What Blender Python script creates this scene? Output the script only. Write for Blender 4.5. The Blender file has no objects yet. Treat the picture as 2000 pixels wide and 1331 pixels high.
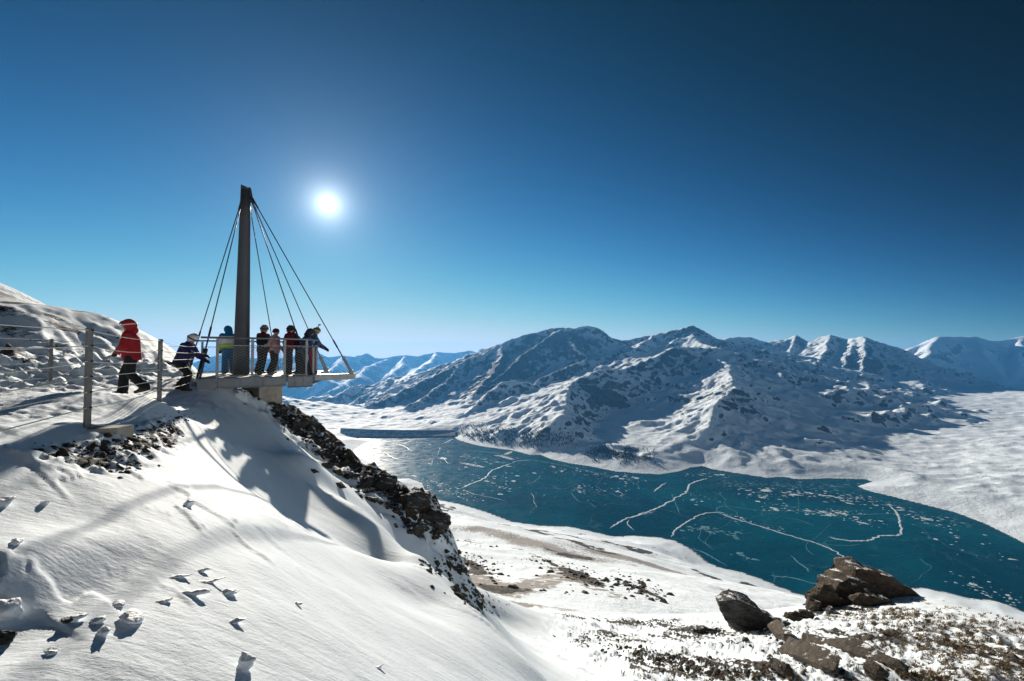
import bpy, bmesh, math, random
import numpy as np
from mathutils import Vector, Matrix

R = math.radians
SC = bpy.context.scene
COL = SC.collection
rng = np.random.default_rng(11)
random.seed(7)

# ------------------------------------------------------------------ camera, sky, sun, exposure
F = 889.0                                   # focal length in photo pixels (photo 2000 x 1331)
PITCH = math.atan(24.5 / F)
cam_d = bpy.data.cameras.new('camera')
cam_d.sensor_width = 36.0
cam_d.lens = F / 2000.0 * 36.0
cam_d.clip_start = 0.05
cam_d.clip_end = 120000.0
cam = bpy.data.objects.new('camera', cam_d)
COL.objects.link(cam)
cam.rotation_euler = (math.pi / 2 + PITCH, 0, 0)
SC.camera = cam

SUN_AZ, SUN_EL = R(-22.2), R(17.0)          # azimuth from +Y towards +X
SUN_DIR = Vector((math.sin(SUN_AZ) * math.cos(SUN_EL), math.cos(SUN_AZ) * math.cos(SUN_EL), math.sin(SUN_EL)))

world = bpy.data.worlds.new('World')
SC.world = world
world.use_nodes = True
wn, wl = world.node_tree.nodes, world.node_tree.links
wn.clear()
sky = wn.new('ShaderNodeTexSky')
sky.sky_type = 'NISHITA'
sky.sun_disc = False
sky.sun_elevation = SUN_EL
sky.sun_rotation = SUN_AZ
sky.altitude = 5000
sky.air_density = 1.0
sky.dust_density = 0.5
sky.ozone_density = 5.0
bg = wn.new('ShaderNodeBackground')
bg.inputs['Strength'].default_value = 0.10
wo = wn.new('ShaderNodeOutputWorld')
EXPOSURE = 0.62
SKY_K = 10.0 / 2 ** EXPOSURE                # background strength 0.1 and the exposure, undone
# the sun itself and its aureole
dot = wn.new('ShaderNodeVectorMath'); dot.operation = 'DOT_PRODUCT'
nrm = wn.new('ShaderNodeVectorMath'); nrm.operation = 'NORMALIZE'
tc = wn.new('ShaderNodeTexCoord')
wl.new(tc.outputs['Generated'], nrm.inputs[0])
wl.new(nrm.outputs[0], dot.inputs[0]); dot.inputs[1].default_value = SUN_DIR
ac = wn.new('ShaderNodeMath'); ac.operation = 'ARCCOSINE'; ac.use_clamp = False
wl.new(dot.outputs['Value'], ac.inputs[0])
def wmath(op, a, b=None):
    m = wn.new('ShaderNodeMath'); m.operation = op
    for i, v in enumerate((a, b)):
        if v is None: continue
        if isinstance(v, (int, float)): m.inputs[i].default_value = v
        else: wl.new(v, m.inputs[i])
    return m.outputs[0]
def glow(width, amp, p=1.0):                 # amp * exp(-(angle/width)^p)
    q = wmath('POWER', wmath('DIVIDE', ac.outputs[0], R(width)), p)
    return wmath('MULTIPLY', wmath('EXPONENT', wmath('MULTIPLY', q, -1.0)), amp)
# deep winter blue: a steep film-like response, and the dark band that a polarised clear sky has at a right angle to the sun
sep = wn.new('ShaderNodeSeparateColor'); comb = wn.new('ShaderNodeCombineColor')
wl.new(sky.outputs[0], sep.inputs[0])
c2 = wmath('MULTIPLY', dot.outputs['Value'], dot.outputs['Value'])
pol = wmath('SUBTRACT', 1.0, wmath('MULTIPLY', wmath('DIVIDE', wmath('SUBTRACT', 1.0, c2), wmath('ADD', 1.0, c2)), 0.93))
GL = wmath('ADD', wmath('ADD', glow(0.72, 8.0, 6.0), glow(1.15, 1.9, 1.0)), glow(6.0, 0.22, 1.0))
for i, (a_, g_, sat, tint) in enumerate(((0.0583, 2.45, 0.92, 0.90), (0.0471, 2.35, 0.80, 0.97), (0.00657, 3.1, 0.74, 1.0))):
    v = wmath('MULTIPLY', wmath('MULTIPLY', wmath('POWER', sep.outputs[i], g_), a_), pol)
    v = wmath('DIVIDE', v, wmath('ADD', 1.0, wmath('DIVIDE', v, sat)))
    wl.new(wmath('MULTIPLY', wmath('ADD', v, wmath('MULTIPLY', GL, tint)), SKY_K), comb.inputs[i])
wl.new(comb.outputs[0], bg.inputs['Color'])
wl.new(bg.outputs[0], wo.inputs['Surface'])

sun_d = bpy.data.lights.new('sun', 'SUN')
sun_d.energy = 4.8
sun_d.angle = R(0.53)
sun_d.color = (1.0, 0.90, 0.765)
sun = bpy.data.objects.new('sun', sun_d)
COL.objects.link(sun)
sun.rotation_euler = (-SUN_DIR).to_track_quat('-Z', 'Y').to_euler()

vs = SC.view_settings
vs.view_transform = 'Standard'; vs.look = 'None'; vs.gamma = 1; vs.use_curve_mapping = False
vs.exposure = EXPOSURE
SC.display_settings.display_device = 'sRGB'
SC.cycles.max_bounces = 9
SC.cycles.diffuse_bounces = 7
SC.cycles.glossy_bounces = 2
SC.cycles.volume_bounces = 1
SC.cycles.use_denoising = True

# ------------------------------------------------------------------ numeric helpers
def P(u, v, d):
    """photo pixel + forward depth (m) -> world point (eye at the origin)"""
    a = (u - 1000.0) / F; b = -(v - 665.5) / F
    y = math.cos(PITCH) - b * math.sin(PITCH); z = math.sin(PITCH) + b * math.cos(PITCH)
    s = d / y
    return (a * s, d, z * s)

def hash2(ix, iy, seed):
    h = (ix.astype(np.int64) * 374761393 + iy.astype(np.int64) * 668265263 + seed * 974634777) & 0xFFFFFFFF
    h = ((h ^ (h >> 13)) * 1274126177) & 0xFFFFFFFF
    return ((h ^ (h >> 16)) & 0xFFFF) / 65536.0

def gnoise(x, y, seed=0):
    """2-D gradient noise, about -1..1"""
    xi = np.floor(x); yi = np.floor(y)
    fx = x - xi; fy = y - yi
    ux = fx * fx * fx * (fx * (fx * 6 - 15) + 10); uy = fy * fy * fy * (fy * (fy * 6 - 15) + 10)
    def g(ox, oy):
        a = hash2(xi + ox, yi + oy, seed) * 2 * np.pi
        return np.cos(a) * (fx - ox) + np.sin(a) * (fy - oy)
    a = g(0, 0) + ux * (g(1, 0) - g(0, 0)); b = g(0, 1) + ux * (g(1, 1) - g(0, 1))
    return (a + uy * (b - a)) * 1.5

def fbm(x, y, octv=5, seed=0, gain=0.5, lac=2.03):
    s = 0; a = 1.0; t = 0
    for i in range(octv):
        s = s + a * gnoise(x, y, seed + i * 17); t += a
        x = x * lac + 13.7; y = y * lac - 7.3; a *= gain
    return s / t

def ridged(x, y, octv=5, seed=0, gain=0.5, lac=2.07):
    s = 0; a = 1.0; t = 0; w = 1.0
    for i in range(octv):
        n = 1 - np.abs(gnoise(x, y, seed + i * 31)); n = n * n
        s = s + a * n * w; t += a
        w = np.clip(n * 1.6, 0, 1)
        x = x * lac + 5.1; y = y * lac + 9.2; a *= gain
    return s / t

def sstep(a, b, x):
    t = np.clip((x - a) / (b - a), 0, 1)
    return t * t * (3 - 2 * t)

class TPS:
    def __init__(self, pts, vals, lam=1e-4):
        self.p = np.asarray(pts, float); n = len(self.p)
        K = self.phi(self.p, self.p) + lam * np.eye(n)
        Q = np.c_[np.ones(n), self.p]
        A = np.block([[K, Q], [Q.T, np.zeros((3, 3))]])
        self.w = np.linalg.solve(A, np.r_[np.asarray(vals, float), 0, 0, 0])
    @staticmethod
    def phi(a, b):
        r2 = (a[:, None, 0] - b[None, :, 0]) ** 2 + (a[:, None, 1] - b[None, :, 1]) ** 2
        return 0.5 * r2 * np.log(r2 + 1e-12)
    def __call__(self, q):
        n = len(self.p); out = np.empty(len(q))
        q = q.astype(np.float32); pp = self.p.astype(np.float32); w = self.w.astype(np.float32)
        for i in range(0, len(q), 40000):
            c = q[i:i + 40000]
            out[i:i + 40000] = self.phi(c, pp) @ w[:n] + w[n] + c @ w[n + 1:]
        return out

def seg_dist(X, Y, a, b):
    """distance to segment ab and the parameter along it"""
    dx, dy = b[0] - a[0], b[1] - a[1]
    L2 = dx * dx + dy * dy + 1e-9
    t = np.clip(((X - a[0]) * dx + (Y - a[1]) * dy) / L2, 0, 1)
    return np.hypot(X - a[0] - t * dx, Y - a[1] - t * dy), t

def poly_dist(X, Y, pts):
    best = None
    for a, b in zip(pts[:-1], pts[1:]):
        d, t = seg_dist(X, Y, a, b)
        best = d if best is None else np.minimum(best, d)
    return best

def in_poly(X, Y, pts):
    ins = np.zeros(X.shape, bool)
    n = len(pts)
    for i in range(n):
        x0, y0 = pts[i][:2]; x1, y1 = pts[(i + 1) % n][:2]
        if y0 == y1: continue
        c = ((y0 > Y) != (y1 > Y)) & (X < (x1 - x0) * (Y - y0) / (y1 - y0) + x0)
        ins ^= c
    return ins

# ------------------------------------------------------------------ object helpers
def tag(o, label=None, cat=None, group=None, kind=None):
    if label: o['label'] = label
    if cat: o['category'] = cat
    if group: o['group'] = group
    if kind: o['kind'] = kind
    return o

def link(name, me, mat=None, parent=None):
    o = bpy.data.objects.new(name, me)
    COL.objects.link(o)
    if mat is not None:
        me.materials.clear(); me.materials.append(mat)
    if parent is not None: o.parent = parent
    return o

def empty(name, loc=(0, 0, 0), rz=0.0):
    o = bpy.data.objects.new(name, None)
    COL.objects.link(o); o.location = loc; o.rotation_euler = (0, 0, rz)
    o.empty_display_size = 0.2
    return o

def grid_mesh(name, V, nr, nc, attrs=None, smooth=True):
    """V: (nr*nc, 3) row-major"""
    me = bpy.data.meshes.new(name)
    me.vertices.add(nr * nc)
    me.vertices.foreach_set('co', V.astype(np.float32).ravel())
    i = np.arange(nr * nc, dtype=np.int32).reshape(nr, nc)
    q = np.stack([i[:-1, :-1], i[:-1, 1:], i[1:, 1:], i[1:, :-1]], -1).reshape(-1, 4)
    n = len(q)
    me.loops.add(n * 4); me.polygons.add(n)
    me.loops.foreach_set('vertex_index', q.ravel())
    me.polygons.foreach_set('loop_start', np.arange(0, n * 4, 4, dtype=np.int32))
    me.polygons.foreach_set('use_smooth', np.full(n, smooth))
    for k, a in (attrs or {}).items():
        at = me.attributes.new(k, 'FLOAT', 'POINT'); at.data.foreach_set('value', a.astype(np.float32).ravel())
    me.update()
    return me

def mesh_from(name, verts, faces, smooth=False):
    me = bpy.data.meshes.new(name)
    me.from_pydata([tuple(map(float, v)) for v in verts], [], [tuple(int(i) for i in f) for f in faces])
    if smooth: me.polygons.foreach_set('use_smooth', np.ones(len(me.polygons), bool))
    me.update()
    return me

# ------------------------------------------------------------------ materials
def new_mat(name):
    m = bpy.data.materials.new(name); m.use_nodes = True
    nt = m.node_tree; nt.nodes.clear()
    out = nt.nodes.new('ShaderNodeOutputMaterial')
    b = nt.nodes.new('ShaderNodeBsdfPrincipled')
    nt.links.new(b.outputs[0], out.inputs[0])
    return m, nt, b

class NT:
    """small node-graph writer"""
    def __init__(s, nt): s.nt = nt
    def _in(s, sock, v):
        if v is None: return
        if isinstance(v, bpy.types.NodeSocket): s.nt.links.new(v, sock)
        else: sock.default_value = v
    def noise(s, vec, scale, detail=4, rough=0.55, dist=0.0, kind='FBM'):
        n = s.nt.nodes.new('ShaderNodeTexNoise'); n.inputs['Scale'].default_value = scale
        n.inputs['Detail'].default_value = detail; n.inputs['Roughness'].default_value = rough
        n.inputs['Distortion'].default_value = dist
        s._in(n.inputs['Vector'], vec); return n.outputs['Fac']
    def voro(s, vec, scale, feature='F1'):
        n = s.nt.nodes.new('ShaderNodeTexVoronoi'); n.inputs['Scale'].default_value = scale; n.feature = feature
        s._in(n.inputs['Vector'], vec); return n.outputs['Distance']
    def math(s, op, a, b=None, clamp=False):
        n = s.nt.nodes.new('ShaderNodeMath'); n.operation = op; n.use_clamp = clamp
        s._in(n.inputs[0], a); s._in(n.inputs[1], b); return n.outputs[0]
    def remap(s, x, a, b, c=0.0, d=1.0, smooth=True):
        n = s.nt.nodes.new('ShaderNodeMapRange'); n.interpolation_type = 'SMOOTHSTEP' if smooth else 'LINEAR'
        s._in(n.inputs['Value'], x)
        for k, v in zip(('From Min', 'From Max', 'To Min', 'To Max'), (a, b, c, d)): n.inputs[k].default_value = v
        return n.outputs['Result']
    def mix(s, f, a, b, mode='MIX'):
        n = s.nt.nodes.new('ShaderNodeMix'); n.data_type = 'RGBA'; n.blend_type = mode
        s._in(n.inputs[0], f); s._in(n.inputs[6], a); s._in(n.inputs[7], b); return n.outputs[2]
    def attr(s, name):
        n = s.nt.nodes.new('ShaderNodeAttribute'); n.attribute_name = name; return n.outputs['Fac']
    def coord(s, which='Object', scale=None, rot=None):
        n = s.nt.nodes.new('ShaderNodeTexCoord'); o = n.outputs[which]
        if scale or rot:
            m = s.nt.nodes.new('ShaderNodeMapping'); s.nt.links.new(o, m.inputs[0])
            if scale: m.inputs['Scale'].default_value = scale
            if rot: m.inputs['Rotation'].default_value = rot
            o = m.outputs[0]
        return o
    def bump(s, h, dist, strength=1.0, normal=None):
        n = s.nt.nodes.new('ShaderNodeBump'); n.inputs['Distance'].default_value = dist; n.inputs['Strength'].default_value = strength
        s._in(n.inputs['Height'], h); s._in(n.inputs['Normal'], normal); return n.outputs[0]

def rgb(r, g, b): return (r, g, b, 1.0)

def snow_rock(name, sc, bump, rock_a=(0.035, 0.032, 0.030), rock_b=(0.11, 0.10, 0.092), snow=(0.82, 0.895, 0.955),
              fine=1.0, brown=(0.16, 0.115, 0.075), comb=None, k1=0.7, k2=1.0):
    """snow over rock: the per-vertex 'rock' value says how bare the ground is, 'grass' how much dry turf shows"""
    m, nt, b = new_mat(name); n = NT(nt)
    c = n.coord()
    n1 = n.noise(c, sc, 8, 0.68); n2 = n.noise(c, sc * 5.0, 6, 0.72)
    rk = n.attr('rock')
    edge = n.math('ADD', rk, n.math('ADD', n.math('MULTIPLY', n.math('SUBTRACT', n1, 0.5), k1), n.math('MULTIPLY', n.math('SUBTRACT', n2, 0.5), k2)))
    mask = n.remap(edge, 0.46, 0.54)
    rc = n.mix(n.remap(n.noise(c, sc * 2.7, 5, 0.7), 0.35, 0.65), rgb(*rock_a), rgb(*rock_b))
    gr = n.attr('grass')
    ge = n.math('ADD', gr, n.math('MULTIPLY', n.math('SUBTRACT', n.noise(c, sc * 7.0, 7, 0.75), 0.5), 2.6))
    gm = n.remap(ge, 0.45, 0.62)
    sn = n.mix(n.noise(c, sc * 1.4, 3), rgb(*snow), rgb(snow[0] * 0.93, snow[1] * 0.94, snow[2] * 0.95))
    base = n.mix(n.math('MULTIPLY', gm, 0.8), sn, rgb(*brown))
    colr = n.mix(mask, base, rc)
    nt.links.new(colr, b.inputs['Base Color'])
    ro = n.remap(mask, 0, 1, 0.75, 0.85)
    nt.links.new(ro, b.inputs['Roughness'])
    b.inputs['Specular IOR Level'].default_value = 0.12
    if comb is None:
        h = n.math('ADD', n.math('MULTIPLY', n1, 0.4), n.math('MULTIPLY', n2, 0.5))
    else:                                    # wind-combed crust: fine streaks along the wind
        cc = n.coord(scale=(0.9, 5.0, 2.0), rot=(0, 0, comb))
        h = n.math('ADD', n.math('MULTIPLY', n.noise(cc, 2.6, 6, 0.62, 0.25), 0.20), n.math('MULTIPLY', n.noise(c, 26.0, 4, 0.7), 0.10))
    h = n.math('ADD', h, n.math('MULTIPLY', n.math('MULTIPLY', mask, n.noise(c, sc * 15, 4, 0.7)), 0.9))
    nt.links.new(n.bump(h, bump, fine), b.inputs['Normal'])
    return m

def plain(name, col, rough=0.6, metal=0.0, var=0.12, scale=8.0, bump=0.0, spec=0.4):
    m, nt, b = new_mat(name); n = NT(nt)
    c = n.coord()
    x = n.noise(c, scale, 4, 0.6)
    f = n.remap(x, 0.3, 0.7, 1 - var, 1 + var, smooth=False)
    nt.links.new(n.mix(1.0, rgb(*col), f, 'MULTIPLY'), b.inputs['Base Color'])
    b.inputs['Roughness'].default_value = rough; b.inputs['Metallic'].default_value = metal
    b.inputs['Specular IOR Level'].default_value = spec
    if bump: nt.links.new(n.bump(n.noise(c, scale * 3, 5, 0.65), bump), b.inputs['Normal'])
    return m
# ------------------------------------------------------------------ terrain: control points
LAKE_Z = -600.0
def PL(u, v):
    """photo pixel on the lake's level"""
    x, y, z = P(u, v, 1.0)
    s = LAKE_Z / z
    return (x * s, y * s, LAKE_Z)

def PP(u, v):
    """photo pixel on the gently tilted plane of the nearest snow"""
    x, y, z = P(u, v, 1.0)
    d = (-0.93 - 0.22 * 5.2 + 0.03 * 5.8) / (z + 0.22 * x + 0.03)
    return (x * d, d, z * d)
def DP(u, v, add=0.0): return (u, v, PP(u, v)[1] + add)
CP = [  # path and the ridge it runs on
 (170,835,5.6),(311,785,8.9),(255,772,11.1),(365,764,13.2),(98,757,11.5),(0,830,5.8),(0,890,4.2),(200,800,7.6),
 (400,757,13.6),(440,760,14.2),
 # bank and snow slope in front
 (238,846,5.9),DP(260,905,0.3),DP(200,900,0.2),(300,870,6.2),DP(230,925,0.1),DP(0,960),DP(100,950),DP(200,1200),DP(0,1331),DP(0,1180),
 DP(300,1331),DP(500,1331,0.1),(700,1331,2.9),(900,1331,3.7),(1040,1331,4.8),DP(500,1200,0.2),(700,1200,4.0),(840,1180,5.8),
 DP(400,1080,0.2),(600,1080,5.1),(725,1095,7.6),(600,890,11.3),(753,1110,8.0),(674,996,9.54),DP(300,980,0.1),(500,980,6.3),(620,1000,8.9),(400,900,7.3),(500,900,9.8),(535,880,11.2),
 (400,830,10.2),
 # rolled edge of the snow slope
 (548,860,12.3),(617,926,10.9),(657,963,10.9),(714,997,10.3),(751,1031,9.7),(829,1089,8.6),(890,1150,7.3),(960,1220,6.2),(1050,1310,5.2),
 (935,1250,7.7),(1015,1325,6.6),(872,1165,9.2),(1110,1400,5.7),(800,1120,10.6),(930,1198,12),(922,1162,16),(975,1245,12),(960,1205,17),(900,1190,10.5),
 # rocks below the edge
 (560,850,13.6),(640,925,12.9),(720,985,12.5),(790,1045,12.2),(840,1085,12.4),
 (880,1045,15),(860,990,16.3),(830,968,16.4),(790,955,16.2),(740,930,16.5),(700,900,17),(660,868,17.6),(600,822,18.2),(568,803,18),(540,788,17.3),(470,790,14.6),(505,788,15.6),
 (520,815,15.0),(600,880,14.3),
 # the far side of that ridge falls away
 (600,960,23),(740,1060,20),(860,1190,20),(600,1080,36),(760,1150,32),(860,1190,32),(520,900,25),(450,800,24),(450,900,40),
 (700,1130,100),(700,1080,500),(700,974,1500),(600,1080,120),(600,1000,800),(500,1000,120),(500,960,800),(840,1080,150),(850,1010,900),
 # gully and slope down to the lake
 (905,1150,22),(900,1060,190),(900,1010,900),(960,1160,24),(1000,1215,22),(1000,1120,90),(1000,1050,700),
 (1080,1331,11.5),(1150,1331,13),(1100,1200,42),(1100,1100,230),(1100,1045,1250),(1300,1331,14),(1300,1200,33),(1300,1120,260),(1300,1075,1150),
 (1200,1270,19),(1200,1160,70),(1440,1232,22.5),(1500,1195,110),(1480,1160,500),(1560,1166,1040),
 # knoll at the right
 (1450,1331,14.3),(1550,1331,14.2),(1550,1240,20),(1630,1190,25),(1720,1165,27),(1800,1165,26.5),(1900,1190,24.5),(2000,1215,22.5),(2150,1255,21),
 (2000,1331,15.3),(1750,1331,14.8),(1750,1240,19.5),(2200,1331,17),
 (1600,1330,42),(1800,1340,40),(2000,1370,38),(1700,1290,110),(1900,1300,110),(1700,1210,600),(1900,1230,600),(2200,1300,500),(2300,1500,45),
 # hill at the left
 (0,770,9.6),(0,700,14),(0,640,20),(0,555,33),(100,607,33),(200,645,33),(150,690,20),(250,695,23),(340,688,30),(380,716,29),(300,738,16.5),(345,728,19),
 (0,600,55),(200,720,50),(340,780,45),(400,800,36),(200,900,160),(0,850,160),(0,900,900),(300,960,800),(-300,700,14),(-300,560,24),(-300,800,7.5),(-300,560,70),(-300,850,400),
]
XP = [(0,0.9,-2.05),(0.9,0.6,-2.6),(-0.9,0.5,-1.75),(2.5,2.0,-3.6),(5,3,-5.4),(9,5,-7.8),(-2.5,1.0,-1.35),(-5,1.5,-0.98),(-8,3,-0.92),(-11,6,-0.9),
      (-16,7,0.2),(14,6,-9.6),(20,9,-12.5),(40,18,-28),(90,45,-70)]
FARP = [  # lake basin, valley floors and feet of the mountains
 (940,862,3000),(1000,842,3300),(1150,882,2650),(1250,872,2720),(1300,858,2900),(1400,872,2750),(1500,890,2500),(1600,885,2550),(1100,828,3500),
 (1200,818,3600),(900,822,3700),(850,818,4000),(1290,792,4250),(1050,735,5700),(1080,748,5200),(1150,728,5500),
 (600,842,3400),(560,792,4300),(540,772,4500),(600,784,4650),(650,788,4700),(700,796,4700),(600,812,4000),(650,832,3700),(700,816,4100),(760,826,3900),
 (600,826,5600),(650,830,5600),(700,826,5800),(600,850,6600),(700,850,7000),(600,852,7500),(700,849,9500),(600,830,11000),(600,806,13500),(850,835,9500),(850,800,13000),
 (450,850,9000),(430,806,13500),(300,850,9000),(950,800,9500),(1000,770,12000),
 (1650,745,6700),(1700,765,5600),(1800,782,5200),(1850,772,6000),(1900,850,3150),(1990,772,5500),(2000,900,2320),(1850,940,2050),(1780,905,2450),
 (1650,805,4500),(1600,752,6500),(1750,824,3900),(1950,770,7600),(2100,765,6000),(2100,900,2200),(1720,860,3200),(2250,800,4000),
 (1850,772,9500),(1960,764,9800),(2100,740,9500),(1700,720,10500),(1500,700,9500),(1400,700,9500),(1200,720,9500),
 (1300,740,12000),(1600,730,13000),(1900,720,16000),(2150,720,15000),(1000,740,16000),(600,775,21000),(900,770,24000),(1500,760,22000),(2000,760,22000),
]
_p, _v = [], []
for w in [P(*c) for c in CP] + XP + [P(*c) for c in FARP]:
    r = math.hypot(w[0], w[1])
    _p.append((math.atan2(w[0], w[1]), math.log(r + 1))); _v.append(w[2] / (r + 3))
base_tps = TPS(_p, _v, 2e-4)
def Hraw(X, Y):
    r = np.hypot(X, Y)
    q = np.stack([np.arctan2(X, Y).ravel(), np.log(r + 1).ravel()], -1)
    return base_tps(q).reshape(X.shape) * (r + 3)

# ------------------------------------------------------------------ lake outline
LAKE = [PL(*q) for q in [
 (690,854),(760,854),(830,853),(885,853),(893,859),(915,866),(940,872),(968,876),(1000,880),(1035,889),(1055,889),(1075,897),(1110,905),(1150,911),(1200,921),
 (1245,925),(1290,927),(1325,922),(1350,914),(1372,911),(1390,917),(1440,925),(1500,934),(1530,932),(1560,937),(1620,935),(1690,937),(1702,941),(1672,950),(1690,958),
 (1720,965),(1760,975),(1800,985),(1860,1000),(1920,1022),(2000,1062),(2150,1140),(2400,1270),(2500,1400),(2250,1270),
 (2100,1225),(2000,1194),(1945,1173),(1890,1168),(1845,1156),(1800,1147),(1720,1152),(1640,1166),(1590,1166),(1560,1160),(1520,1145),(1490,1132),(1450,1118),
 (1412,1110),(1385,1100),(1368,1086),(1350,1072),(1318,1056),(1290,1050),(1240,1046),(1200,1048),(1160,1039),(1110,1028),(1050,1026),(1000,1019),(950,1000),(900,985),(850,975),
 (832,958),(826,944),(800,934),(765,936),(752,930),(735,910),(712,900),(696,890),(690,880),(708,868),(722,862)]]
LAKEXY = np.array(LAKE)[:, :2]
def lake_sd(X, Y):
    """signed distance to the lake's edge, inside negative (approximate far away)"""
    D = np.full(X.shape, 1e5)
    m = (X > -2600) & (X < 6500) & (Y > 500) & (Y < 4300)
    if m.any():
        d = poly_dist(X[m], Y[m], [tuple(q) for q in LAKEXY] + [tuple(LAKEXY[0])])
        ins = in_poly(X[m], Y[m], LAKEXY)
        D[m] = np.where(ins, -d, d)
    return D

# ------------------------------------------------------------------ lakeside + slope relief shared by the middle and far terrain
def Hmid(X, Y):
    r = np.hypot(X, Y)
    h = Hraw(X, Y)
    # relief grows with distance; the first few dozen metres have their own
    a = sstep(40, 160, r) * np.clip(r / 900.0, 0, 1)
    h = h + a * (26 * fbm(X / 420, Y / 420, 5, 3) + 7 * fbm(X / 90 + 3, Y / 90, 4, 8)) * np.where(r > 1500, 1, 0.62)
    a2 = sstep(30, 120, r) * (1 - sstep(220, 650, r))
    h = h + a2 * np.clip(r / 120, 0, 1) * 1.1 * (ridged(X / 22, Y / 22, 4, 21) - 0.5)
    sd = lake_sd(X, Y)
    w = sstep(0, 330, sd)
    shore = LAKE_Z + np.where(sd > 0, 0.10 * sd + 0.0004 * np.minimum(sd, 150) ** 2, 0.18 * sd)
    near = (sd < 400)
    shore = shore + np.where(sd > 0, np.clip(sd / 60, 0, 1) * 5 * fbm(X / 70, Y / 70, 4, 77), 0)
    h = np.where(near, shore * (1 - w) + np.maximum(h, LAKE_Z + 4) * w, h)
    return h

# ------------------------------------------------------------------ ridges of the mountains: (u, v, depth) crest lines, flank slope
RIDGES = [
 ([(715,791,4650),(760,772,4950),(800,756,5250),(850,730,5650),(900,708,6000),(950,688,6400),(985,668,6700),(1010,658,6900),(1050,649,7100),(1075,641,7200),
   (1110,640,7250),(1150,636,7250),(1165,640,7250),(1180,654,7300),(1215,666,7400),(1275,653,7400),(1310,646,7300),(1335,640,7200),(1344,641,7200),(1352,638,7200),
   (1368,645,7200),(1390,660,7100),(1440,672,7300)], 0.62),
 ([(1400,664,8900),(1425,660,8800),(1455,657,8800),(1480,664,8800),(1505,673,8700)], 0.55),
 ([(1150,637,7250),(1090,645,6900),(1060,667,6500),(1025,690,5950),(990,722,5500),(965,742,5150)], 0.72),
 ([(1090,645,6900),(1120,672,6300),(1135,690,5900)], 0.8),
 ([(985,668,6700),(975,705,5900),(955,735,5250),(930,765,4750),(905,792,4350)], (0.65, 0.45)),
 ([(900,708,6000),(870,745,5350),(835,775,4800),(800,795,4450)], 0.55),
 ([(1215,683,6500),(1175,697,5900),(1140,703,5600),(1110,714,5250),(1080,729,4950),(1045,749,4650),(1000,744,4600),(980,745,4550),(955,764,4300),(932,787,4050),(905,806,3800)], 0.72),
 ([(1352,645,7200),(1362,668,6400),(1400,680,5600)], 0.40),
 ([(1275,655,7350),(1250,675,6600),(1215,692,6100)], 0.5),
 ([(1440,690,5700),(1400,681,5600),(1350,678,5450),(1312,678,5250),(1270,700,4950),(1218,720,4650),(1165,722,4450),(1120,744,4150),(1113,760,3750),(1107,785,3350),(1098,812,3000),(1085,835,2850)], (0.62, 0.36)),
 ([(1120,744,4150),(1160,751,4120),(1205,763,4080),(1228,790,3950)], 0.95),
 ([(1085,755,4300),(1050,772,4100),(1010,795,3800),(985,812,3500)], (0.6, 0.35)),
 ([(1400,681,5600),(1385,696,5250),(1411,705,4900),(1424,720,4500),(1430,741,3950),(1424,760,3550),(1410,785,3200),(1395,812,2950),(1380,838,2750)], (0.45, 0.42)),
 ([(1424,720,4500),(1470,742,4500),(1520,768,4380),(1570,800,3950),(1620,832,3550),(1685,862,3150)], 0.42),
 ([(1385,696,5250),(1345,694,5300),(1310,690,5250)], 0.9),
 ([(1570,800,3950),(1498,762,4300),(1465,770,4120),(1437,789,3600),(1440,812,3150),(1447,838,2850),(1450,862,2650)], (0.5, 0.34)),
 ([(1387,792,3780),(1360,800,3700),(1340,812,3560)], 0.85),
 ([(1500,800,3700),(1520,830,3200),(1530,855,2850)], (0.45, 0.3)),
 ([(1270,794,3800),(1285,801,3750),(1295,812,3650)], 0.8),
 ([(1210,832,3350),(1250,824,3300),(1300,826,3250),(1300,850,3050)], 0.35),
 ([(1530,868,2700),(1570,858,2720),(1620,862,2700)], 0.35),
 ([(890,845,3300),(940,838,3350),(1000,836,3350),(1060,842,3250),(1110,852,3050)], 0.22),
 ([(1145,884,2650),(1190,878,2650),(1240,882,2600),(1280,893,2500)], 0.3),
 ([(800,753,6600),(815,747,6900),(850,733,7400),(890,718,8000),(930,704,8600),(965,694,9200)], 0.5),
 # pyramid and its chain at the right
 ([(1485,680,9000),(1500,678,9100),(1520,668,9300),(1538,662,9500),(1552,654,9600),(1568,668,9500),(1590,668,9200),(1605,659,9000),(1623,654,8900),(1650,663,8700),
   (1670,660,8450),(1688,656,8300),(1715,667,8300),(1760,682,8200),(1800,700,8000),(1850,726,7800),(1900,748,7600),(1955,768,7400)], 0.66),
 ([(1688,656,8300),(1687,690,7500),(1683,722,6900),(1678,742,6500)], (0.8, 0.55)),
 ([(1670,660,8450),(1660,690,7700),(1648,715,7150),(1638,738,6700)], (0.8, 0.5)),
 ([(1623,654,8900),(1613,685,8000),(1600,708,7400),(1585,730,6950)], (0.75, 0.45)),
 ([(1688,656,8300),(1715,695,7600),(1740,725,7150),(1750,745,6800)], 0.7),
 ([(1800,700,8000),(1810,730,7450),(1815,752,7000)], 0.6),
 ([(1552,654,9600),(1545,682,8800),(1535,700,8200),(1520,715,7700)], (0.7, 0.4)),
]
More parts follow.
